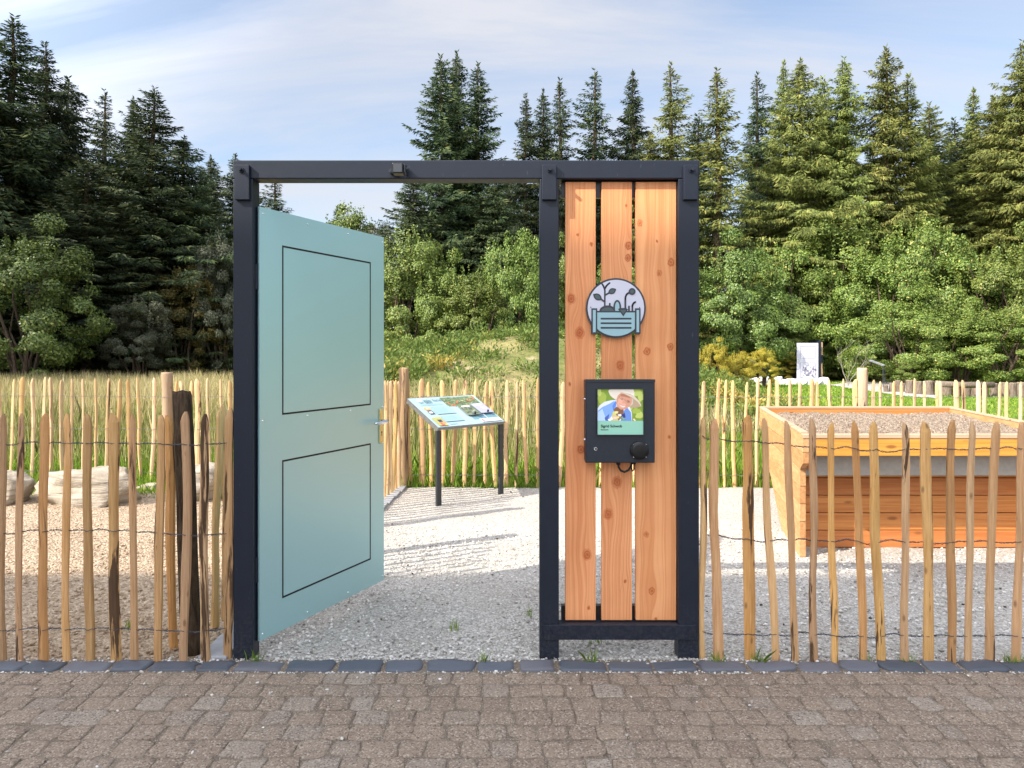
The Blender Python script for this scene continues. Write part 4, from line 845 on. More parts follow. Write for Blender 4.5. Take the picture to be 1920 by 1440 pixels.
            fp.matrix_local = Matrix.Translation((x0, -0.012, zfront)) @ Matrix.Rotation(sl_, 4, 'X') @ Matrix.Translation((xa*W_, (1-yb)*H_, 0.022)) @ Matrix.Rotation(-PI/2-0.03, 4, 'X')
            sb_ = MB().box(0, w_, 0.0005, 0.006, 0, h_).build('flap_board', M['panel_edge'], fp); kb_ = MB(); kb_.cyl((w_*0.55, -0.002, h_*0.06), (w_*0.55, -0.022, h_*0.06), 0.010); kb_.build('flap_knob', M['black'], fp)
    return r
info_panel((-0.687, 7.07), (-0.105, 7.66), 0.985, 0.735, 0.474, 'teal information desk with two lift up flaps on two dark legs in the gravel yard', True)

# ------------------------------------------------------------------ boulders
def boulder(seed, sx, sy, sz):
    rs = random.Random(seed); bm = bmesh.new(); bmesh.ops.create_icosphere(bm, subdivisions=4, radius=1.0)
    pl_ = [(Vector((rs.gauss(0, 1), rs.gauss(0, 1), rs.gauss(0, 0.8))).normalized(), rs.uniform(0.55, 0.85)) for _ in range(16)]+[(Vector((0, 0, 1)), 0.62), (Vector((0, 0, -1)), 0.6), (Vector((0, -1, 0.15)).normalized(), 0.66)]
    from mathutils import noise as mn
    for v in bm.verts:
        for nrm, d in pl_:
            k = v.co.dot(nrm)
            if k > d: v.co -= nrm*(k-d)*0.93
        v.co += v.co.normalized()*(mn.noise(v.co*2.6+Vector((seed, 0, 0)))*0.09+mn.noise(Vector((v.co.x*3, v.co.y*3, v.co.z*13))+Vector((0, seed, 0)))*0.05+mn.noise(v.co*14)*0.02)
        v.co = Vector((v.co.x*sx/0.75, v.co.y*sy/0.7, (v.co.z+0.5)*sz/1.15))
    me = bpy.data.meshes.new('boulder'); bm.to_mesh(me); bm.free(); return me
for (u, v, wpx, hpx, seed, lab) in ((163, 950, 176, 64, 3, 'long cream limestone boulder behind the left fence with layered cracks'), (8, 950, 72, 58, 8, 'cream limestone boulder cut off by the left photo edge'), (372, 940, 112, 62, 15, 'cream limestone boulder half hidden by the dark bark post and frame'), (272, 922, 34, 12, 21, 'small flat pale stone between the two larger boulders')):
    Yg = F*HC/(v-V0)+0.12; o = link('boulder', boulder(seed, wpx/F*Yg/2, min(0.3, wpx/F*Yg/2), hpx/F*Yg*1.05), M['rock'], smooth=True); o.location = (PX(u, Yg), Yg+0.1, -0.02); o.rotation_euler = (0, 0, random.Random(seed).uniform(-0.15, 0.15))
    tag(o, lab, 'boulder', 'limestone boulders on the sandy soil')

# ------------------------------------------------------------------ distant right: second gateway, panels, stone row, log edging
YD = 35.2
g2 = thing('garden_gateway', 'distant dark door frame seen edge on with its white printed door open', 'gateway', (PX(1537, YD), YD, 0))
qx = g2.location.x
b = boxo('door_leaf', M['white'], g2, PX(1494, YD)-qx, PX(1534, YD)-qx, -0.02, 0.02, 0.05, PZ(643, YD)); dw = PX(1534, YD)-PX(1494, YD); dx0 = PX(1494, YD)-qx; dzt = PZ(643, YD)
mb = MB()
for za, zb in ((1.15, dzt-0.15), (0.25, 0.95)):
    for (xa, xb, z0, z1) in ((dx0+.14, dx0+dw-.14, zb-.02, zb), (dx0+.14, dx0+dw-.14, za, za+.02), (dx0+.14, dx0+.16, za+.02, zb-.02), (dx0+dw-.16, dx0+dw-.14, za+.02, zb-.02)): mb.box(xa, xb, -0.026, -0.0205, z0, z1)
mb.build('panel_groove', M['mauve'], b)
rs = random.Random(6); ar = Art(0.0001)
for _ in range(46):
    a_, r_ = rs.uniform(0, 2*PI), rs.random()**0.7*0.33; ar.ell(dx0+dw*0.56+r_*math.cos(a_)*1.0, 0.48+r_*math.sin(a_)*1.25, rs.uniform(0.02, 0.07), rs.uniform(0.015, 0.05), (0.20, 0.18, 0.27), rot=rs.random()*3, n=8)
pr = ar.build('door_print', M['ink'], b); pr.location = (0, -0.022, 0)
mb = MB(); mb.cyl((dx0+0.07, -0.02, 1.03), (dx0+0.07, -0.07, 1.03), 0.02); mb.box(dx0+0.05, dx0+0.09, -0.03, -0.021, 0.93, 1.12); mb.build('door_handle', M['alu'], b)
for (u0, u1, ya, yb, vt) in ((1535, 1538.5, 0.0, 0.12, 638), (1552, 1556, 2.2, 2.32, 638)): boxo('post', M['steel'], g2, PX(u0, YD)-qx, PX(u1, YD)-qx+0.03, ya, yb, 0, PZ(vt, YD))
mb = MB(); mb.add([(PX(1535, YD)-qx, 0.03, PZ(641, YD)), (PX(1538, YD)-qx, 0.03, PZ(641, YD)), (PX(1557, YD)-qx, 2.3, PZ(641, YD)), (PX(1553, YD)-qx, 2.3, PZ(641, YD))]+[(PX(1535, YD)-qx, 0.03, PZ(638, YD)), (PX(1538, YD)-qx, 0.03, PZ(638, YD)), (PX(1557, YD)-qx, 2.3, PZ(638, YD)), (PX(1553, YD)-qx, 2.3, PZ(638, YD))], [(3,2,1,0),(4,5,6,7),(0,1,5,4),(1,2,6,5),(2,3,7,6),(3,0,4,7)]); mb.build('beam', M['steel'], g2)
boxo('board', M['post_pale'], g2, PX(1557, YD)-qx, PX(1562.5, YD)-qx, 1.2, 1.5, 0.1, PZ(641, YD)); boxo('terminal', M['steel_box'], g2, PX(1557.5, YD)-qx, PX(1562, YD)-qx, 1.14, 1.199, 0.95, 1.3)
info_panel((PX(1652, 31), 30.8), (PX(1669, 31), 31.4), 1.12, 0.90, 0.55, 'grey information desk standing alone before the dark bushes far right', False)
info_panel((PX(1428, 34), 34.0), (PX(1438, 34), 35.0), 1.12, 0.86, 0.5, 'small dark information desk beside the white stones left of the distant door', False, (0.10, 0.10, 0.10))
sw = MB(); rs = random.Random(12); x = PX(1394, 33)
srow = thing('stone_row', 'low row of piled white limestone left of the distant white door', 'stone row', (PX(1440, 33), 33.2, 0))
x = PX(1394, 33.2)-srow.location.x; bms = []
while x < PX(1552, 33.2)-srow.location.x:
    w_ = rs.uniform(0.25, 0.5)
    o = link('stone', boulder(rs.randint(1, 999), w_*0.6, 0.22, rs.uniform(0.26, 0.4)), M['white_rock'], srow); o.location = (x, rs.uniform(-0.1, 0.1), -0.02); x += w_*0.85
lg = thing('log_edging', 'low palisade of upright bark logs with sawn tops edging the far lawn', 'log edging', (PX(1790, 25), 25.2, 0))
lgc = plain('sawn_log_top', (0.40, 0.31, 0.20), 0.8, 0, 0.2)
for (u, vt, w_, Yl_) in [(1661, 722, 9, 27.0), (1672, 719, 9, 27), (1684, 713, 10, 27), (1693, 719, 8, 27), (1707, 713, 16, 26), (1724, 715, 15, 25.5), (1742, 714, 19, 25.2), (1760, 716, 12, 25), (1776, 717, 17, 24.8), (1795, 725, 14, 24.6), (1812, 724, 15, 24.6), (1830, 727, 15, 24.4), (1846, 726, 14, 24.4), (1864, 719, 15, 24.3), (1882, 717, 15, 24.2), (1899, 718, 14, 24.1), (1915, 717, 15, 24.0), (1932, 718, 15, 23.9)]:
    o = link('log', post_mesh(int(u), PZ(vt, Yl_)+0.02, w_/F*Yl_/2*1.05), M['log'], lg, smooth=True); o.location = (PX(u, Yl_)-lg.location.x, Yl_-lg.location.y, -0.02); o.data.materials.append(lgc); o.data.polygons[-1].material_index = 1
mb = MB(); mb.tube([(PX(1752, 24.2)-lg.location.x, 24.15-lg.location.y, PZ(719, 24.2)), (PX(1800, 24)-lg.location.x, 24.0-lg.location.y, PZ(722, 24)), (PX(1862, 23.9)-lg.location.x, 23.85-lg.location.y, PZ(721, 24))], 0.10, 10); mb.build('lying_log', M['log'], lg, smooth=True)

# ------------------------------------------------------------------ trees
def diamonds(p, d, w):                                # base, length vector, half-width vector
    return np.stack([p, p+d*0.45+w, p+d, p+d*0.45-w], 1).reshape(-1, 3)
def unit(a): return a/np.maximum(np.linalg.norm(a, axis=1, keepdims=True), 1e-6)
def spruce(seed, H=16.0, R=3.0, slender=1.0, droop=0.5, dens=1.0, top=0.3, open_=0.0):
    rs = np.random.RandomState(seed); P_, D_, W_, Vv = [], [], [], []; tv = MB()
    tr = [(0, 0, -0.2)]+[(rs.normal(0, 0.05), rs.normal(0, 0.05), H*k/8) for k in range(1, 9)]
    tv.tube(tr, [0.24*(1-k/8)**0.8*H/16+0.02 for k in range(9)], 8)
    z = H*0.05; 
    az = 0.0; lop = rs.uniform(0, 2*PI); lop_a = rs.uniform(0.08, 0.25); gap_ph = rs.uniform(0, 6)
    while z < H*0.985:
        f = z/H; prof = (1-f)**0.79*(0.80+0.20*min(1, f/0.25))
        for b in range(1):
            az += 2.399+rs.normal(0, 0.5)
            if rs.rand() < open_*(1-0.5*f): continue
            L = max(0.12, R*prof*(1+lop_a*math.cos(az-lop)+0.20*math.sin(z*1.3+gap_ph+2*math.sin(az)))*rs.choice([rs.uniform(0.4, 0.8), rs.uniform(0.75, 1.3), rs.uniform(0.85, 1.15)])+top*0.25); zz_ = z
            out = np.array([math.cos(az), math.sin(az)]); slope = 0.6*(f-0.42)+rs.normal(0, 0.14); n = max(4, int(L/0.037*dens))
            t_ = (np.arange(n)+rs.rand(n))/n; t_ = np.clip(t_, 0.06, 1); r_ = L*t_
            cz = zz_+r_*slope-droop*0.35*L*(t_**1.2)*(1-f*0.7)+0.22*L*np.maximum(t_-0.62, 0)**1.3*2.2*(1-0.3*f)
            c = np.stack([out[0]*r_, out[1]*r_, cz], 1); side = np.array([-out[1], out[0], 0])
            for sgn in (-1, 0, 1):
                m = n; lat = (0.10+0.30*np.minimum(1, (1-t_)*2.2+0.15))*min(1.0, L/1.5)*rs.uniform(0.6, 1.25, m)
                ln = rs.uniform(0.12, 0.36, m)*(0.55+0.45*min(1, L/1.6))
                pt = c+np.outer(sgn*lat*rs.rand(m), side)
                dv = np.outer(np.full(m, 0.42), [out[0], out[1], 0])+np.outer(sgn*rs.uniform(0.25, 0.9, m), side)+np.stack([rs.normal(0, .15, m), rs.normal(0, .15, m), -rs.uniform(0.1, 1.7, m)*(droop+0.4)*(0.35+0.65*(1-f))+0.25*f], 1)
                dv = unit(dv)*ln[:, None]; wv = unit(np.cross(dv, rs.normal(0, 0.5, (m, 3))+np.array([out[0]*0.9, out[1]*0.9, 0.55])))*(rs.uniform(0.016, 0.040, m)*(0.7+0.3*min(1, L)))[:, None]
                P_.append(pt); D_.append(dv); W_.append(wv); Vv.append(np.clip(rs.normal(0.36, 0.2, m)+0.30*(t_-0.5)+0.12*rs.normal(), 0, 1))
        z += (0.36-0.16*f)*rs.uniform(0.5, 1.5)/max(0.8, dens**0.5)/6.2
    m = 30; zt = H*0.965+rs.rand(m)*H*0.04; ang = rs.uniform(0, 2*PI, m); dv = np.stack([np.cos(ang)*0.16, np.sin(ang)*0.16, np.full(m, 0.16)], 1)
    P_.append(np.stack([np.zeros(m), np.zeros(m), zt], 1)); D_.append(dv); W_.append(unit(np.cross(dv, rs.normal(0, 1, (m, 3))))*0.035); Vv.append(np.full(m, 0.5))
    return tv.mesh('trunk'), mesh_fast('crown', diamonds(np.concatenate(P_), np.concatenate(D_), np.concatenate(W_)), 4, np.concatenate(Vv)), H
SPR = [spruce(1, 16, 3.3, droop=0.45), spruce(2, 16, 2.9, droop=0.8, open_=0.12), spruce(3, 16, 3.7, droop=0.95), spruce(4, 16, 2.7, droop=0.7, open_=0.32, dens=0.9), spruce(5, 16, 3.2, droop=1.15, dens=1.05), spruce(6, 16, 3.9, droop=0.3)]
def copy_mesh_mat(me, mat): m2 = me.copy(); m2.materials.clear(); m2.materials.append(mat); return m2
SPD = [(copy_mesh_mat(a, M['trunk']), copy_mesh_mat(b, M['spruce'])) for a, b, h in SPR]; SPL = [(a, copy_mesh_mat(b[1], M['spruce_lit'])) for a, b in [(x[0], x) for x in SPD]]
def tree(name, label, cat, pair, loc, s, rz, group):
    r = thing(name, label, cat, loc, rz, group); r.scale = s
    for n_, me in zip(('trunk', 'crown'), pair): o = bpy.data.objects.new(n_, me); COL.objects.link(o); o.parent = r
    return r
rt = random.Random(77)
GS = 'spruces of the forest edge'
def put_spruce(u, v, Y_, k, lit, label, fat=1.0, group=GS):
    h = HC+(V0-v)/F*Y_; s = h/16.0; w_ = (0.55*s+0.45)*fat*1.12
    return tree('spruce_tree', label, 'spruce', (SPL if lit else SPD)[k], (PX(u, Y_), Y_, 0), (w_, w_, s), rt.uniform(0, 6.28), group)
for a in [
    (28, 34, 30, 0, 0, 'tall dark spruce with the highest top at the left photo edge', 1.25), (84, 84, 32, 1, 0, 'dark spruce just right of the highest left edge spruce', 1.1), (128, 148, 34, 2, 0, 'dark spruce with ragged side third from the left edge', 1.2),
    (196, 172, 38, 3, 0, 'thin see through spruce top in the dip of the left forest', 1.0), (252, 188, 34, 4, 0, 'low spruce top leaning on the pointed left forest spruce', 1.0), (290, 166, 30, 5, 0, 'dark pointed spruce highest above the middle of the left forest', 1.1),
    (345, 258, 31, 2, 0, 'dark spruce on the right shoulder of the left forest', 1.1), (380, 318, 33, 0, 0, 'dark spruce low on the right slope of the left forest', 1.0), (440, 292, 36, 1, 0, 'dark spruce whose tip shows just above the left end of the beam', 1.1),
    (-45, 90, 29, 4, 0, 'dark spruce mostly cut off by the left photo edge', 1.3), (165, 300, 28, 5, 0, 'shaded spruce low before the left forest dip', 1.2), (515, 335, 40, 3, 0, 'loose spruce crown under the beam beside the left frame post', 1.35),
    (632, 388, 58, 1, 0, 'small distant spruce above the open door edge', 1.0),
    (826, 106, 36, 5, 0, 'big spruce with upswept boughs, left of the twin tops over the beam', 0.92), (857, 100, 38, 2, 0, 'tallest spruce of the central clump above the spotlight', 0.78), (897, 122, 37, 0, 0, 'dense spruce forming the right side of the central clump', 0.92), (775, 330, 34, 5, 0, 'low spruce boughs spreading left under the central clump', 1.0), (930, 330, 35, 4, 0, 'dark spruce below the central clump left of the middle post', 1.2),
    (985, 180, 42, 1, 0, 'narrow spruce left of the middle post', 0.85), (1018, 172, 43, 0, 0, 'narrow spruce rising over the middle post', 0.8), (1050, 152, 42, 3, 0, 'sparse narrow spruce above the first larch board', 0.95), (1115, 134, 44, 3, 0, 'sparse spruce standing above the left and middle boards', 1.1),
    (1187, 138, 44, 1, 0, 'drooping spruce standing above the round sign', 1.0), (1258, 124, 42, 3, 1, 'spruce with a lit right side above the third larch board', 1.1), (1220, 250, 43, 4, 1, 'lower sunlit spruce between the tops above the boards', 1.0),
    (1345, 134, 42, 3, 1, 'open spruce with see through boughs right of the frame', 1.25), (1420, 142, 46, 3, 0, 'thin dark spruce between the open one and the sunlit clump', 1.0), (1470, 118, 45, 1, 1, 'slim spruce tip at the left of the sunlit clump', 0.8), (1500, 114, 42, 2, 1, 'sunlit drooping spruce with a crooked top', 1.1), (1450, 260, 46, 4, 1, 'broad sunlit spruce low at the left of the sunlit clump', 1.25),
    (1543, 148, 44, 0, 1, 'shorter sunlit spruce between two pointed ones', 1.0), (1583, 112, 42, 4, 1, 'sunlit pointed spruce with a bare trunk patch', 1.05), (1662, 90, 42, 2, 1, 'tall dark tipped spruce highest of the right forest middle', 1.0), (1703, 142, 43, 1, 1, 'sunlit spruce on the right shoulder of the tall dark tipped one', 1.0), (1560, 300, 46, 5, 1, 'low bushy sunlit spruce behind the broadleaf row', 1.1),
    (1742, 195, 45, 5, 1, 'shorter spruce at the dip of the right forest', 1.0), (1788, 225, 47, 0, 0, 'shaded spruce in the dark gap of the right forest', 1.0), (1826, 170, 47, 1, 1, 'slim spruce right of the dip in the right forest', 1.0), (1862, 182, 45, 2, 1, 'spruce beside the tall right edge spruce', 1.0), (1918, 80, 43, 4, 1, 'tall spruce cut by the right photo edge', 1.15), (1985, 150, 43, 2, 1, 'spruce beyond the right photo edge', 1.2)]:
    put_spruce(*a)
for i in range(26):                                    # second row that closes the forest
    u = -120+i*84+rt.uniform(-20, 20); v = 395+rt.uniform(-20, 40) if 460 < u < 800 else (240 if u > 1290 else 320 if u > 900 else 275)+rt.uniform(-25, 45)
    if 470 < u < 700: continue
    put_spruce(u, v, rt.uniform(52, 62), rt.randrange(6), 0, 'dark spruce of the back row glimpsed between the front spruces', 1.35, 'back row spruces glimpsed between the front ones')
for (x, y, h) in [(-27, 17, 17), (-30, 12, 18), (-25, 22, 16), (-33, 20, 19), (-29, 26, 18), (-34, 7, 18), (-38, 14, 19), (-26, 30, 17), (-36, 28, 20), (-31, 33, 19), (-28, 20, 18), (-32, 16, 19), (-24, 26, 16), (-35, 24, 20), (-40, 20, 20)]:  # out-of-view spruces added as shade casters for the left forest
    tree('spruce_tree', 'unseen spruce added left of the view to shade the left forest', 'spruce', SPD[rt.randrange(6)], (x, y, 0), (1.35, 1.35, h/16), rt.uniform(0, 6), 'unseen spruces added to shade the left forest')

for (x, y, h, k) in [(35, 41, 19, 0), (38, 47, 20, 2), (42, 40, 18, 4), (46, 46, 19, 1), (50, 40, 18, 5), (55, 45, 20, 3), (33, 50, 19, 1), (60, 40, 18, 2)]:
    tree('spruce_tree', 'sunlit spruce of the wood beyond the right photo edge', 'spruce', SPL[k], (x, y, 0), (1.3, 1.3, h/16), rt.uniform(0, 6), 'spruces beyond the right edge')

def bush(seed, H=5.0, R=2.2, leaves=11000, size=0.12, fill=0.35, shoots=26):
    rs = np.random.RandomState(seed); tv = MB(); P_ = []; N_ = []
    for k in range(9):
        a = rs.uniform(0, 2*PI); r_ = R*rs.uniform(0.15, 0.75); h_ = H*rs.uniform(0.5, 0.92); pts = [(0.15*math.cos(a), 0.15*math.sin(a), -0.1)]
        for s_ in (0.35, 0.7, 1.0): pts.append((r_*s_**1.2*math.cos(a)+rs.normal(0, 0.1), r_*s_**1.2*math.sin(a)+rs.normal(0, 0.1), h_*s_))
        tv.tube(pts, [0.07, 0.05, 0.03, 0.012], 5)
    nc = 84; u = unit(rs.normal(0, 1, (nc, 3))); low = u[:, 2] < 0
    rad = np.where(rs.rand(nc) < 0.7, rs.uniform(0.80, 1.0, nc), rs.uniform(0.4, 0.8, nc))[:, None]; th = np.arctan2(u[:, 1], u[:, 0])
    lob = 1+0.16*np.sin(3*th+rs.uniform(0, 6)+u[:, 2]*2)+0.12*np.sin(5*th+u[:, 2]*6+rs.uniform(0, 6))
    cc = u*rad*lob[:, None]*np.array([R*0.88, R*0.88, H*0.50])+np.array([0, 0, H*0.46]); cc[:, :2] *= np.where(low, 1.12, 1.0)[:, None]; cs = rs.uniform(0.16, 0.44, nc)*R/2.2*1.1
    per = rs.multinomial(leaves, cs**2/np.sum(cs**2))
    for c, s_, m in zip(cc, cs, per):
        q_ = rs.normal(0, 1, (m, 3)); q_ = unit(q_)*(rs.rand(m, 1)**0.33)*s_*np.array([1.15, 1.15, 0.8]); P_.append(c+q_); N_.append(unit(q_+np.array([0, 0, 0.25])*s_)*0.8+unit((c-np.array([0, 0, H*0.42]))[None])*0.7)
    for k in range(shoots):                            # upright leader shoots that break the outline
        a = rs.uniform(0, 2*PI); r_ = R*0.85*rs.rand()**0.6; z0 = H*(0.42+0.50*math.sqrt(max(0, 1-(r_/R)**2))); L = rs.uniform(0.3, 1.0)*H/5; m = 40; t_ = rs.rand(m)
        P_.append(np.stack([r_*math.cos(a)+rs.normal(0, 0.07, m)*(1.3-t_), r_*math.sin(a)+rs.normal(0, 0.07, m)*(1.3-t_), z0-0.25+L*t_], 1)); N_.append(np.tile([math.cos(a)*0.4, math.sin(a)*0.4, 0.5], (m, 1)))
    p = np.concatenate(P_); N_ = np.concatenate(N_); keep = p[:, 2] > 0.02; p = p[keep]; N_ = N_[keep]; m = len(p)
    nn = unit(N_+rs.normal(0, 0.45, (m, 3))); dv = np.cross(nn, rs.normal(0, 1, (m, 3))); dv = unit(dv)*rs.uniform(0.7, 1.35, m)[:, None]*size; wv = unit(np.cross(nn, dv))*(size*rs.uniform(0.26, 0.44, m))[:, None]
    return tv.mesh('stems'), mesh_fast('foliage', diamonds(p, dv, wv), 4, np.clip(rs.normal(0.42, 0.22, m), 0, 1))
BU = [bush(31, 5, 2.1, 34000, 0.078, shoots=60), bush(32, 5, 1.8, 30000, 0.074, shoots=80), bush(33, 5, 2.5, 38000, 0.082, shoots=70), bush(34, 5, 1.5, 26000, 0.074, shoots=90)]
_bm = {}
def bmesh_of(k, mat):
    if (k, mat) not in _bm: _bm[(k, mat)] = (copy_mesh_mat(BU[k][0], M['trunk']), copy_mesh_mat(BU[k][1], M[mat]))
    return _bm[(k, mat)]
BR = (2.1, 1.8, 2.5, 1.5)
def put_bush(u, v, wpx, Y_, k, mat, label, name='broadleaf_tree', cat='tree', group='broadleaf trees in front of the spruces', zb=0.0):
    zb = float(hgt(PX(u, Y_), Y_)) if zb is None else zb; h = HC+(V0-v)/F*Y_-zb; sx = wpx/F*Y_/2/BR[k]; r = thing(name, label, cat, (PX(u, Y_), Y_, zb), rt.uniform(0, 6.28), group); r.scale = (sx, sx, h/5.0)
    for n_, me in zip(('trunk', 'crown'), bmesh_of(k, mat)): o = bpy.data.objects.new(n_, me); COL.objects.link(o); o.parent = r
    return r
for a in [
    (45, 436, 270, 24, 0, 'leaf_dark', 'dark green oak like tree with sunlit leaf tufts at the left edge'), (262, 558, 130, 27, 1, 'leaf_grey', 'small grey green bush standing alone before the left spruces'), (352, 505, 130, 29, 3, 'leaf_olive', 'olive brown bush between the grey bush and the left frame post'), (415, 438, 130, 30, 1, 'leaf_grey', 'pale sunlit tree peeping out left of the left frame post'),
    (655, 392, 150, 36, 3, 'leaf', 'thin pale treetop above the middle of the open door'), (705, 420, 130, 33, 1, 'leaf_grey', 'wispy pale tree just above the free corner of the door'), (770, 432, 190, 28, 1, 'leaf', 'yellow green tree touching the free edge of the door'), (842, 492, 150, 27, 0, 'leaf', 'lower green tree in the middle of the doorway view'), (890, 520, 140, 26, 3, 'leaf', 'short green tree below the dark spruce gap in the doorway view'), (958, 440, 170, 27, 2, 'leaf', 'bright yellow green tree left of the middle post'),
    (1040, 470, 170, 29, 0, 'leaf', 'green tree behind the middle post and first board'), (1135, 500, 190, 30, 2, 'leaf', 'green tree glimpsed through the gaps between the boards'), (1240, 480, 190, 37, 1, 'leaf_dark', 'green tree behind the third board and right post'),
    (1385, 462, 200, 37, 0, 'leaf_dark', 'deep green tree right of the frame above the yellow shrubs'), (1485, 448, 230, 40, 2, 'leaf', 'broad green tree above the distant white door'), (1570, 396, 240, 41, 1, 'leaf', 'tallest pale green tree of the right row'), (1655, 470, 200, 37, 0, 'leaf', 'green tree over the distant information desk'), (1728, 414, 230, 38, 2, 'leaf', 'broad yellow green tree in the right row with a domed top'), (1812, 468, 190, 37, 1, 'leaf', 'ochre tinted green tree right of the domed one'), (1893, 450, 210, 35, 0, 'leaf', 'yellowest green tree at the right photo edge'), (1975, 430, 220, 36, 2, 'leaf', 'green tree cut by the right photo edge'),
    (1645, 560, 190, 38, 3, 'leaf_dark', 'dark lower bush behind the distant gateway'), (1700, 560, 200, 33, 0, 'leaf', 'leafy bush with pale leaves right of the distant desk'), (1800, 570, 210, 32, 2, 'leaf', 'leafy bush behind the log edging'), (1880, 580, 200, 31, 1, 'leaf', 'leafy bush behind the right end of the logs'), (1430, 560, 190, 38, 2, 'leaf_dark', 'dark green bush right above the yellow shrubs')]:
    put_bush(*a)
for (x, y, w_, h, k) in [(31, 38, 1.3, 7.5, 0), (36, 37, 1.4, 7, 2), (41, 36, 1.3, 7.5, 1), (47, 37, 1.4, 7, 0)]:
    r_ = tree('broadleaf_tree', 'green broadleaf tree of the row beyond the right photo edge', 'tree', bmesh_of(k, 'leaf'), (x, y, 0), (w_, w_, h/5), rt.uniform(0, 6), 'broadleaf trees beyond the right edge')
for a in [
    (1338, 642, 70, 29, 0, 'leaf_yellow', 'golden shrub touching the right frame post'), (1388, 660, 74, 30, 2, 'leaf_yellow', 'golden shrub second from the right frame post'), (1432, 652, 60, 31, 1, 'leaf_yellow', 'brightest yellow shrub behind the small dark desk'), (1466, 656, 62, 36.5, 3, 'leaf_yellow', 'yellow shrub against the left side of the distant white door'), (1655, 680, 60, 36.5, 0, 'leaf', 'low green shrub behind the distant information desk'), (1702, 672, 70, 33, 2, 'leaf', 'low pale green shrub left of the log edging')]:
    put_bush(*a, name='shrub', cat='shrub', group='low shrubs before the right trees', zb=0.0)

mb = MB(); rb = random.Random(21); Yb = 32.0; q0 = (PX(1590, Yb), Yb, 0.0)
def limb(a, d, L, r, lev):
    pts = [Vector(a)]; d = Vector(d).normalized()
    for i in range(4): d = (d+Vector((rb.gauss(0, .16), rb.gauss(0, .16), rb.gauss(0, .12)))).normalized(); pts.append(pts[-1]+d*L/4)
    mb.tube(pts, [r*(1-0.2*i) for i in range(5)], 5)
    if lev:
        for i in (1, 2, 3, 4): limb(pts[i], d+Vector((rb.gauss(0, .7), rb.gauss(0, .5), rb.gauss(0.1, .5))), L*0.55, r*0.5, lev-1)
for dx_, dz_ in ((-0.3, 1), (0.35, 1), (0.05, 1)): limb((0, 0, 0), (dx_, 0, dz_), 1.4, 0.018, 2)
o = mb.build('dead_shrub', plain('bleached_wood', (0.26, 0.23, 0.19), 0.8, 0, 0.15)); o.location = q0; tag(o, 'bleached bare branches right of the distant gateway', 'shrub')

# ------------------------------------------------------------------ grass, weeds, loose stones
def blades(name, label, n, sampler, hfun, wid, mat, seed, lean=0.25, varf=None, cat='grass', flat=False):
    rs = np.random.RandomState(seed); x, y = sampler(rs, n); z = hgt(x, y)-0.03
    if flat: k_ = (z < 0.25) | (y < 13.2); x, y, z = x[k_], y[k_], z[k_]
    h = hfun(rs, x, y); m = len(x)
    a = rs.uniform(0, 2*PI, m); ln = rs.normal(0, lean, m)*h; w_ = (wid*rs.uniform(0.6, 1.4, m)) if np.isscalar(wid) else wid(rs, x, y)
    b = rs.uniform(0, 2*PI, m); p = np.stack([x, y, z], 1); wv = np.stack([np.cos(b)*w_, np.sin(b)*w_, np.zeros(m)], 1)
    mid = p+np.stack([np.cos(a)*ln*0.3, np.sin(a)*ln*0.3, h*0.55], 1); tip = p+np.stack([np.cos(a)*ln, np.sin(a)*ln, h], 1)
    V = np.stack([p-wv, p+wv, mid+wv*0.8, tip, mid-wv*0.8], 1).reshape(-1, 3); var = np.clip(rs.normal(0.45, 0.22, m), 0, 1) if varf is None else varf(rs, x, y)
    return tag(link(name, mesh_fast(name, V, 5, var), mat), label, cat, kind='stuff')
def in_path(x, y):
    c = np.zeros(len(x), bool)
    for (xa, ya), (xb, yb) in zip(PATH, PATH[1:]+PATH[:1]): c ^= ((ya > y) != (yb > y)) & (x < (xb-xa)*(y-ya)/((yb-ya) or 1e-9)+xa)
    return c
def samp(x0, x1, y0, y1, pw=1.0, widen=0.0):
    def f(rs, n):
        y = y0+(y1-y0)*rs.rand(n)**pw; k = y/y1 if widen else 1.0; xm = (x0+x1)/2
        x = xm+(rs.rand(n)-0.5)*(x1-x0)*((1-widen)+widen*k); return x, y
    return f
def clump(x, y, f=1.0): return 0.5+0.5*np.sin(x*2.1*f+np.sin(y*1.7*f)*2)*np.sin(y*1.3*f+x*0.6+1)
tall = lambda rs, x, y: (0.38+0.36*rs.rand(len(x))+0.20*clump(x, y))*smooth(9.0, 12.5, y+0.8*clump(x, y, 0.7))*0.95*(1-0.62*smooth(0.20, 0.27, x/y))*(1-smooth(0.25, 0.30, x/y)*smooth(12, 16, y))+0.12*(1-smooth(0.27, 0.33, x/y))
blades('meadow_grass', 'tall dry straw coloured meadow grass behind the back fence', 90000, samp(-17, 9, 9.3, 25, 1.0, 0.55), tall, lambda rs, x, y: (0.0035+0.0004*y)*rs.uniform(0.5, 1.3, len(x)), M['straw'], 1, 0.22,
       lambda rs, x, y: np.clip(rs.normal(0.58, 0.2, len(x))-0.6*(y < 12)*rs.rand(len(x)), 0, 1), flat=True)
blades('lawn_grass', 'short bright green grass along the foot of the back fence', 60000, samp(-7.5, 7.5, 7.98, 12.2, 1.25), lambda rs, x, y: 0.06+0.16*rs.rand(len(x))*(0.4+0.6*clump(x, y))+0.18*smooth(9.3, 11.5, y)*rs.rand(len(x))+0.14*(rs.rand(len(x)) > 0.9), 0.0062, M['lawn'], 2, 0.45)
blades('soil_grass', 'green grass behind the boulders', 9000, samp(-7.5, -1.5, 7.35, 8.4, 0.8), lambda rs, x, y: 0.05+0.17*rs.rand(len(x))*clump(x, y), 0.006, M['lawn'], 7, 0.5)
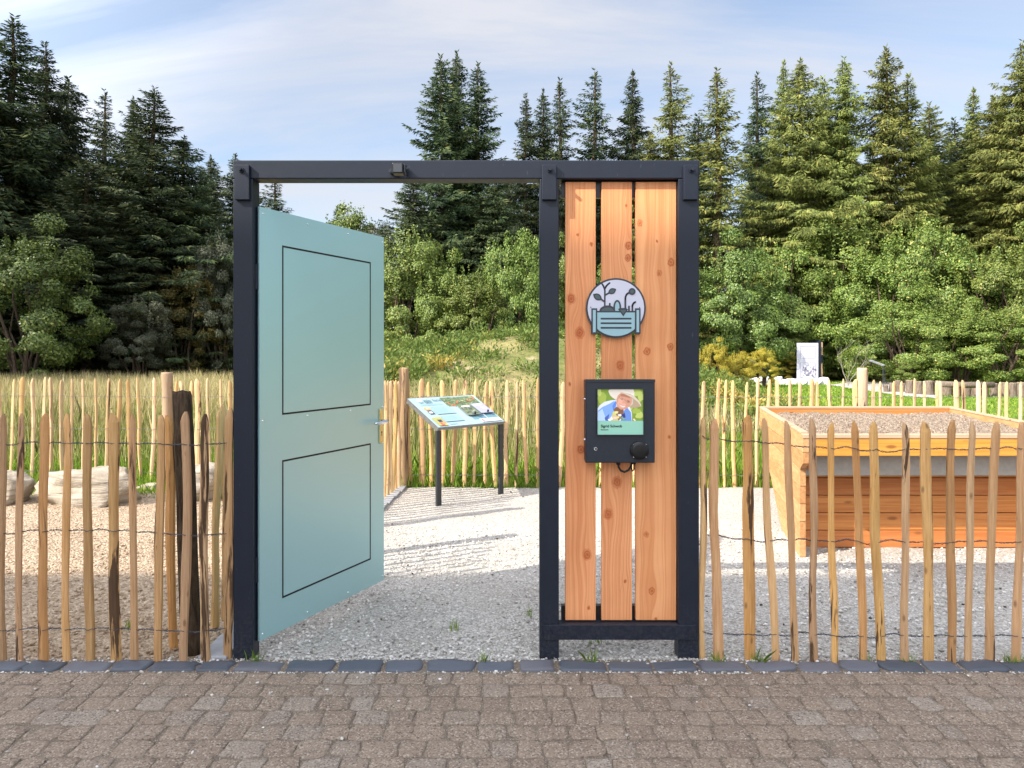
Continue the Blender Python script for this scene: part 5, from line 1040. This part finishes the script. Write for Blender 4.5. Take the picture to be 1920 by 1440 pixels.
blades('far_lawn_grass', 'mown green grass of the far lawn', 45000, samp(2.8, 22, 9.5, 36, 0.9, 0.7), lambda rs, x, y: (0.05+0.05*rs.rand(len(x)))*(x > 3.6+y*0.10)*~in_path(x, y), lambda rs, x, y: (0.004+0.0007*y)*rs.uniform(0.6, 1.3, len(x)), M['lawn'], 3, 0.5)
def weeds(name, label, mat, seed):
    rs = np.random.RandomState(seed); n = 2600; y = 12.8+rs.rand(n)*11; x = -6+rs.rand(n)*12.6
    s_ = (np.abs(x-1.0-0.25*(y-17))/2.2)**2+((y-15.8)/2.3)**2; keep = ((s_ > 1) | (rs.rand(n) < 0.30)) & (hgt(x, y) > 0.12) & (rs.rand(n) < 0.45+0.6*clump(x, y, 1.3)); x, y = x[keep], y[keep]
    hh = 0.16+0.42*rs.rand(len(x))**1.6*(0.4+0.6*clump(x+1, y, 0.9)); rr = 0.14+0.24*rs.rand(len(x)); tone = rs.normal(0.36, 0.13, len(x))+0.42*((clump(x+3, y, 0.6) > 0.74) & (rs.rand(len(x)) < 0.7))+0.10*smooth(1, 4, x)
    k = np.repeat(np.arange(len(x)), 95); m = len(k); t_ = rs.rand(m)**0.8; a = rs.uniform(0, 2*PI, m); r_ = rr[k]*np.sqrt(rs.rand(m))*(0.5+0.7*t_)
    px, py = x[k]+r_*np.cos(a), y[k]+r_*np.sin(a); p = np.stack([px, py, hgt(px, py)-0.03+hh[k]*t_*(1-0.5*(r_/(rr[k]*1.3))**2)], 1)
    d = unit(np.stack([np.cos(a)*0.6+rs.normal(0, .4, m), np.sin(a)*0.6+rs.normal(0, .4, m), 0.7+rs.normal(0, .4, m)], 1))*rs.uniform(0.05, 0.13, m)[:, None]; w_ = unit(np.cross(d, rs.normal(0, 1, (m, 3))))*rs.uniform(0.010, 0.022, m)[:, None]
    return tag(link(name, mesh_fast(name, diamonds(p, d, w_), 4, np.clip(tone[k]+rs.normal(0, 0.13, m), 0, 1)), mat), label, 'weeds', kind='stuff')
weeds('mound_weeds', 'rank green and yellowing weeds covering the mound', M['weed'], 4)
def scatter(name, label, n, samp_f, smin, smax, mat, seed, zf, cat='stones'):
    rs = np.random.RandomState(seed); bm = bmesh.new(); bmesh.ops.create_icosphere(bm, subdivisions=1, radius=1); bv = np.array([v.co[:] for v in bm.verts]); bf = np.array([[v.index for v in f.verts] for f in bm.faces]); bm.free()
    x, y = samp_f(rs, n); m = len(x); s = smin+(smax-smin)*rs.rand(m)**2.5; sc = s[:, None]*rs.uniform(0.55, 1.25, (m, 3))*np.array([1, 1, 0.65]); ang = rs.uniform(0, 2*PI, m)
    V = bv[None]*(1+rs.uniform(-0.22, 0.22, (m, len(bv), 1)))*sc[:, None, :]; c, q_ = np.cos(ang)[:, None], np.sin(ang)[:, None]
    V = np.stack([V[..., 0]*c-V[..., 1]*q_+x[:, None], V[..., 0]*q_+V[..., 1]*c+y[:, None], V[..., 2]+zf(x, y)[:, None]+s[:, None]*0.25], -1)
    T = V[:, bf].reshape(-1, 3); return tag(link(name, mesh_fast(name, T, 3, np.repeat(rs.rand(m), len(bf))), mat), label, cat, kind='stuff')
t = NT('loose_stone'); a = t.n('ShaderNodeAttribute'); a.attribute_name = 'var'
M['loose'] = t.done(t.ramp(a.outputs['Fac'], [(0.0, (0.20, 0.185, 0.165)), (0.2, (0.42, 0.40, 0.36)), (0.7, (0.60, 0.575, 0.53)), (1.0, (0.76, 0.74, 0.71))]), 0.9, spec=0.15)
scatter('gravel', 'loose chips of pale limestone lying on the gravel yard', 15000, samp(-1.30, 3.6, 3.48, 6.2, 1.7), 0.0035, 0.011, M['loose'], 1, lambda x, y: np.full(len(x), 0.0))
scatter('gravel_litter', 'dark leaf scraps and twigs strewn over the gravel', 170, samp(-1.2, 3.4, 3.55, 7.8, 1.3), 0.003, 0.011, plain('dry_leaf', (0.06, 0.045, 0.035), 0.8, 0, 0.3), 6, lambda x, y: np.full(len(x), 0.004), 'litter')
scatter('path_gravel', 'few white stone chips strayed onto kerb and paving', 260, lambda rs, n: ((rs.rand(n)-0.45)*5, 2.3+1.25*rs.rand(n)**0.35), 0.002, 0.0085, M['loose'], 2, lambda x, y: np.full(len(x), 0.012))
scatter('kerb_gravel', 'stone chips packed in the joints along the kerb', 2600, lambda rs, n: ((rs.rand(n)-0.5)*6, np.where(rs.rand(n) < 0.7, 3.485+0.02*rs.randn(n), 3.354+0.006*rs.randn(n))), 0.003, 0.009, M['loose'], 4, lambda x, y: np.full(len(x), 0.008))
scatter('soil_clods', 'small clods and stones on the sandy soil', 5000, samp(-4.5, -1.55, 3.5, 7.2, 1.4), 0.004, 0.014, plain('clod', (0.36, 0.26, 0.17), 0.95, 0, 0.3), 3, lambda x, y: np.full(len(x), 0.0))
rs_ = random.Random(5)
def tuft_pts(rs, n):
    c = [(PX(u, 3.48)+0.0, 3.47) for u in (1345, 1420, 1700, 1890, 1905, 1620, 480, 905, 1110)]+[(0.42, 3.72), (0.52, 3.9), (-0.3, 3.9), (0.1, 4.1), (-2.0, 3.9), (-2.8, 3.7)]
    k = rs.randint(0, len(c), n); p = np.array(c)[k]+rs.normal(0, 0.014, (n, 2)); return p[:, 0], p[:, 1]
o = blades('kerb_weeds', 'tiny grass tufts growing in the kerb joints and gravel', 330, tuft_pts, lambda rs, x, y: 0.03+0.05*rs.rand(len(x)), 0.0018, M['lawn'], 9, 0.6); o.location.z = 0.03

# ------------------------------------------------------------------ house behind the photographer: its eave shades the front of the scene
hs = thing('house', 'pale plastered house behind the photographer casting the front shade', 'house', (-17.5, -9.0, 0))
boxo('wall', M['plaster'], hs, -6.5, 9.6, -5, 4.7, 0, 12.0)
mb = MB(); mb.prism([(5.5, 12.9), (5.5, 12.72), (0, 14.6), (-6, 12.72), (-6, 12.9), (0, 14.9)], lambda p, r, w_: (w_, p, r), -7.0, 10.1); mb.build('roof', M['roof'], hs)
boxo('eave_board', M['plaster'], hs, -7.0, 10.1, 4.71, 5.49, 12.3, 12.7)
for i in range(4):
    for fl in range(3):
        x = -5.5+i*4; wn_ = boxo('window', M['white'], hs, x, x+1.4, 4.702, 4.76, 1.2+fl*3.6, 3.2+fl*3.6); boxo('pane', M['glass'], wn_, x+0.08, x+1.32, 4.761, 4.77, 1.28+fl*3.6, 3.12+fl*3.6)
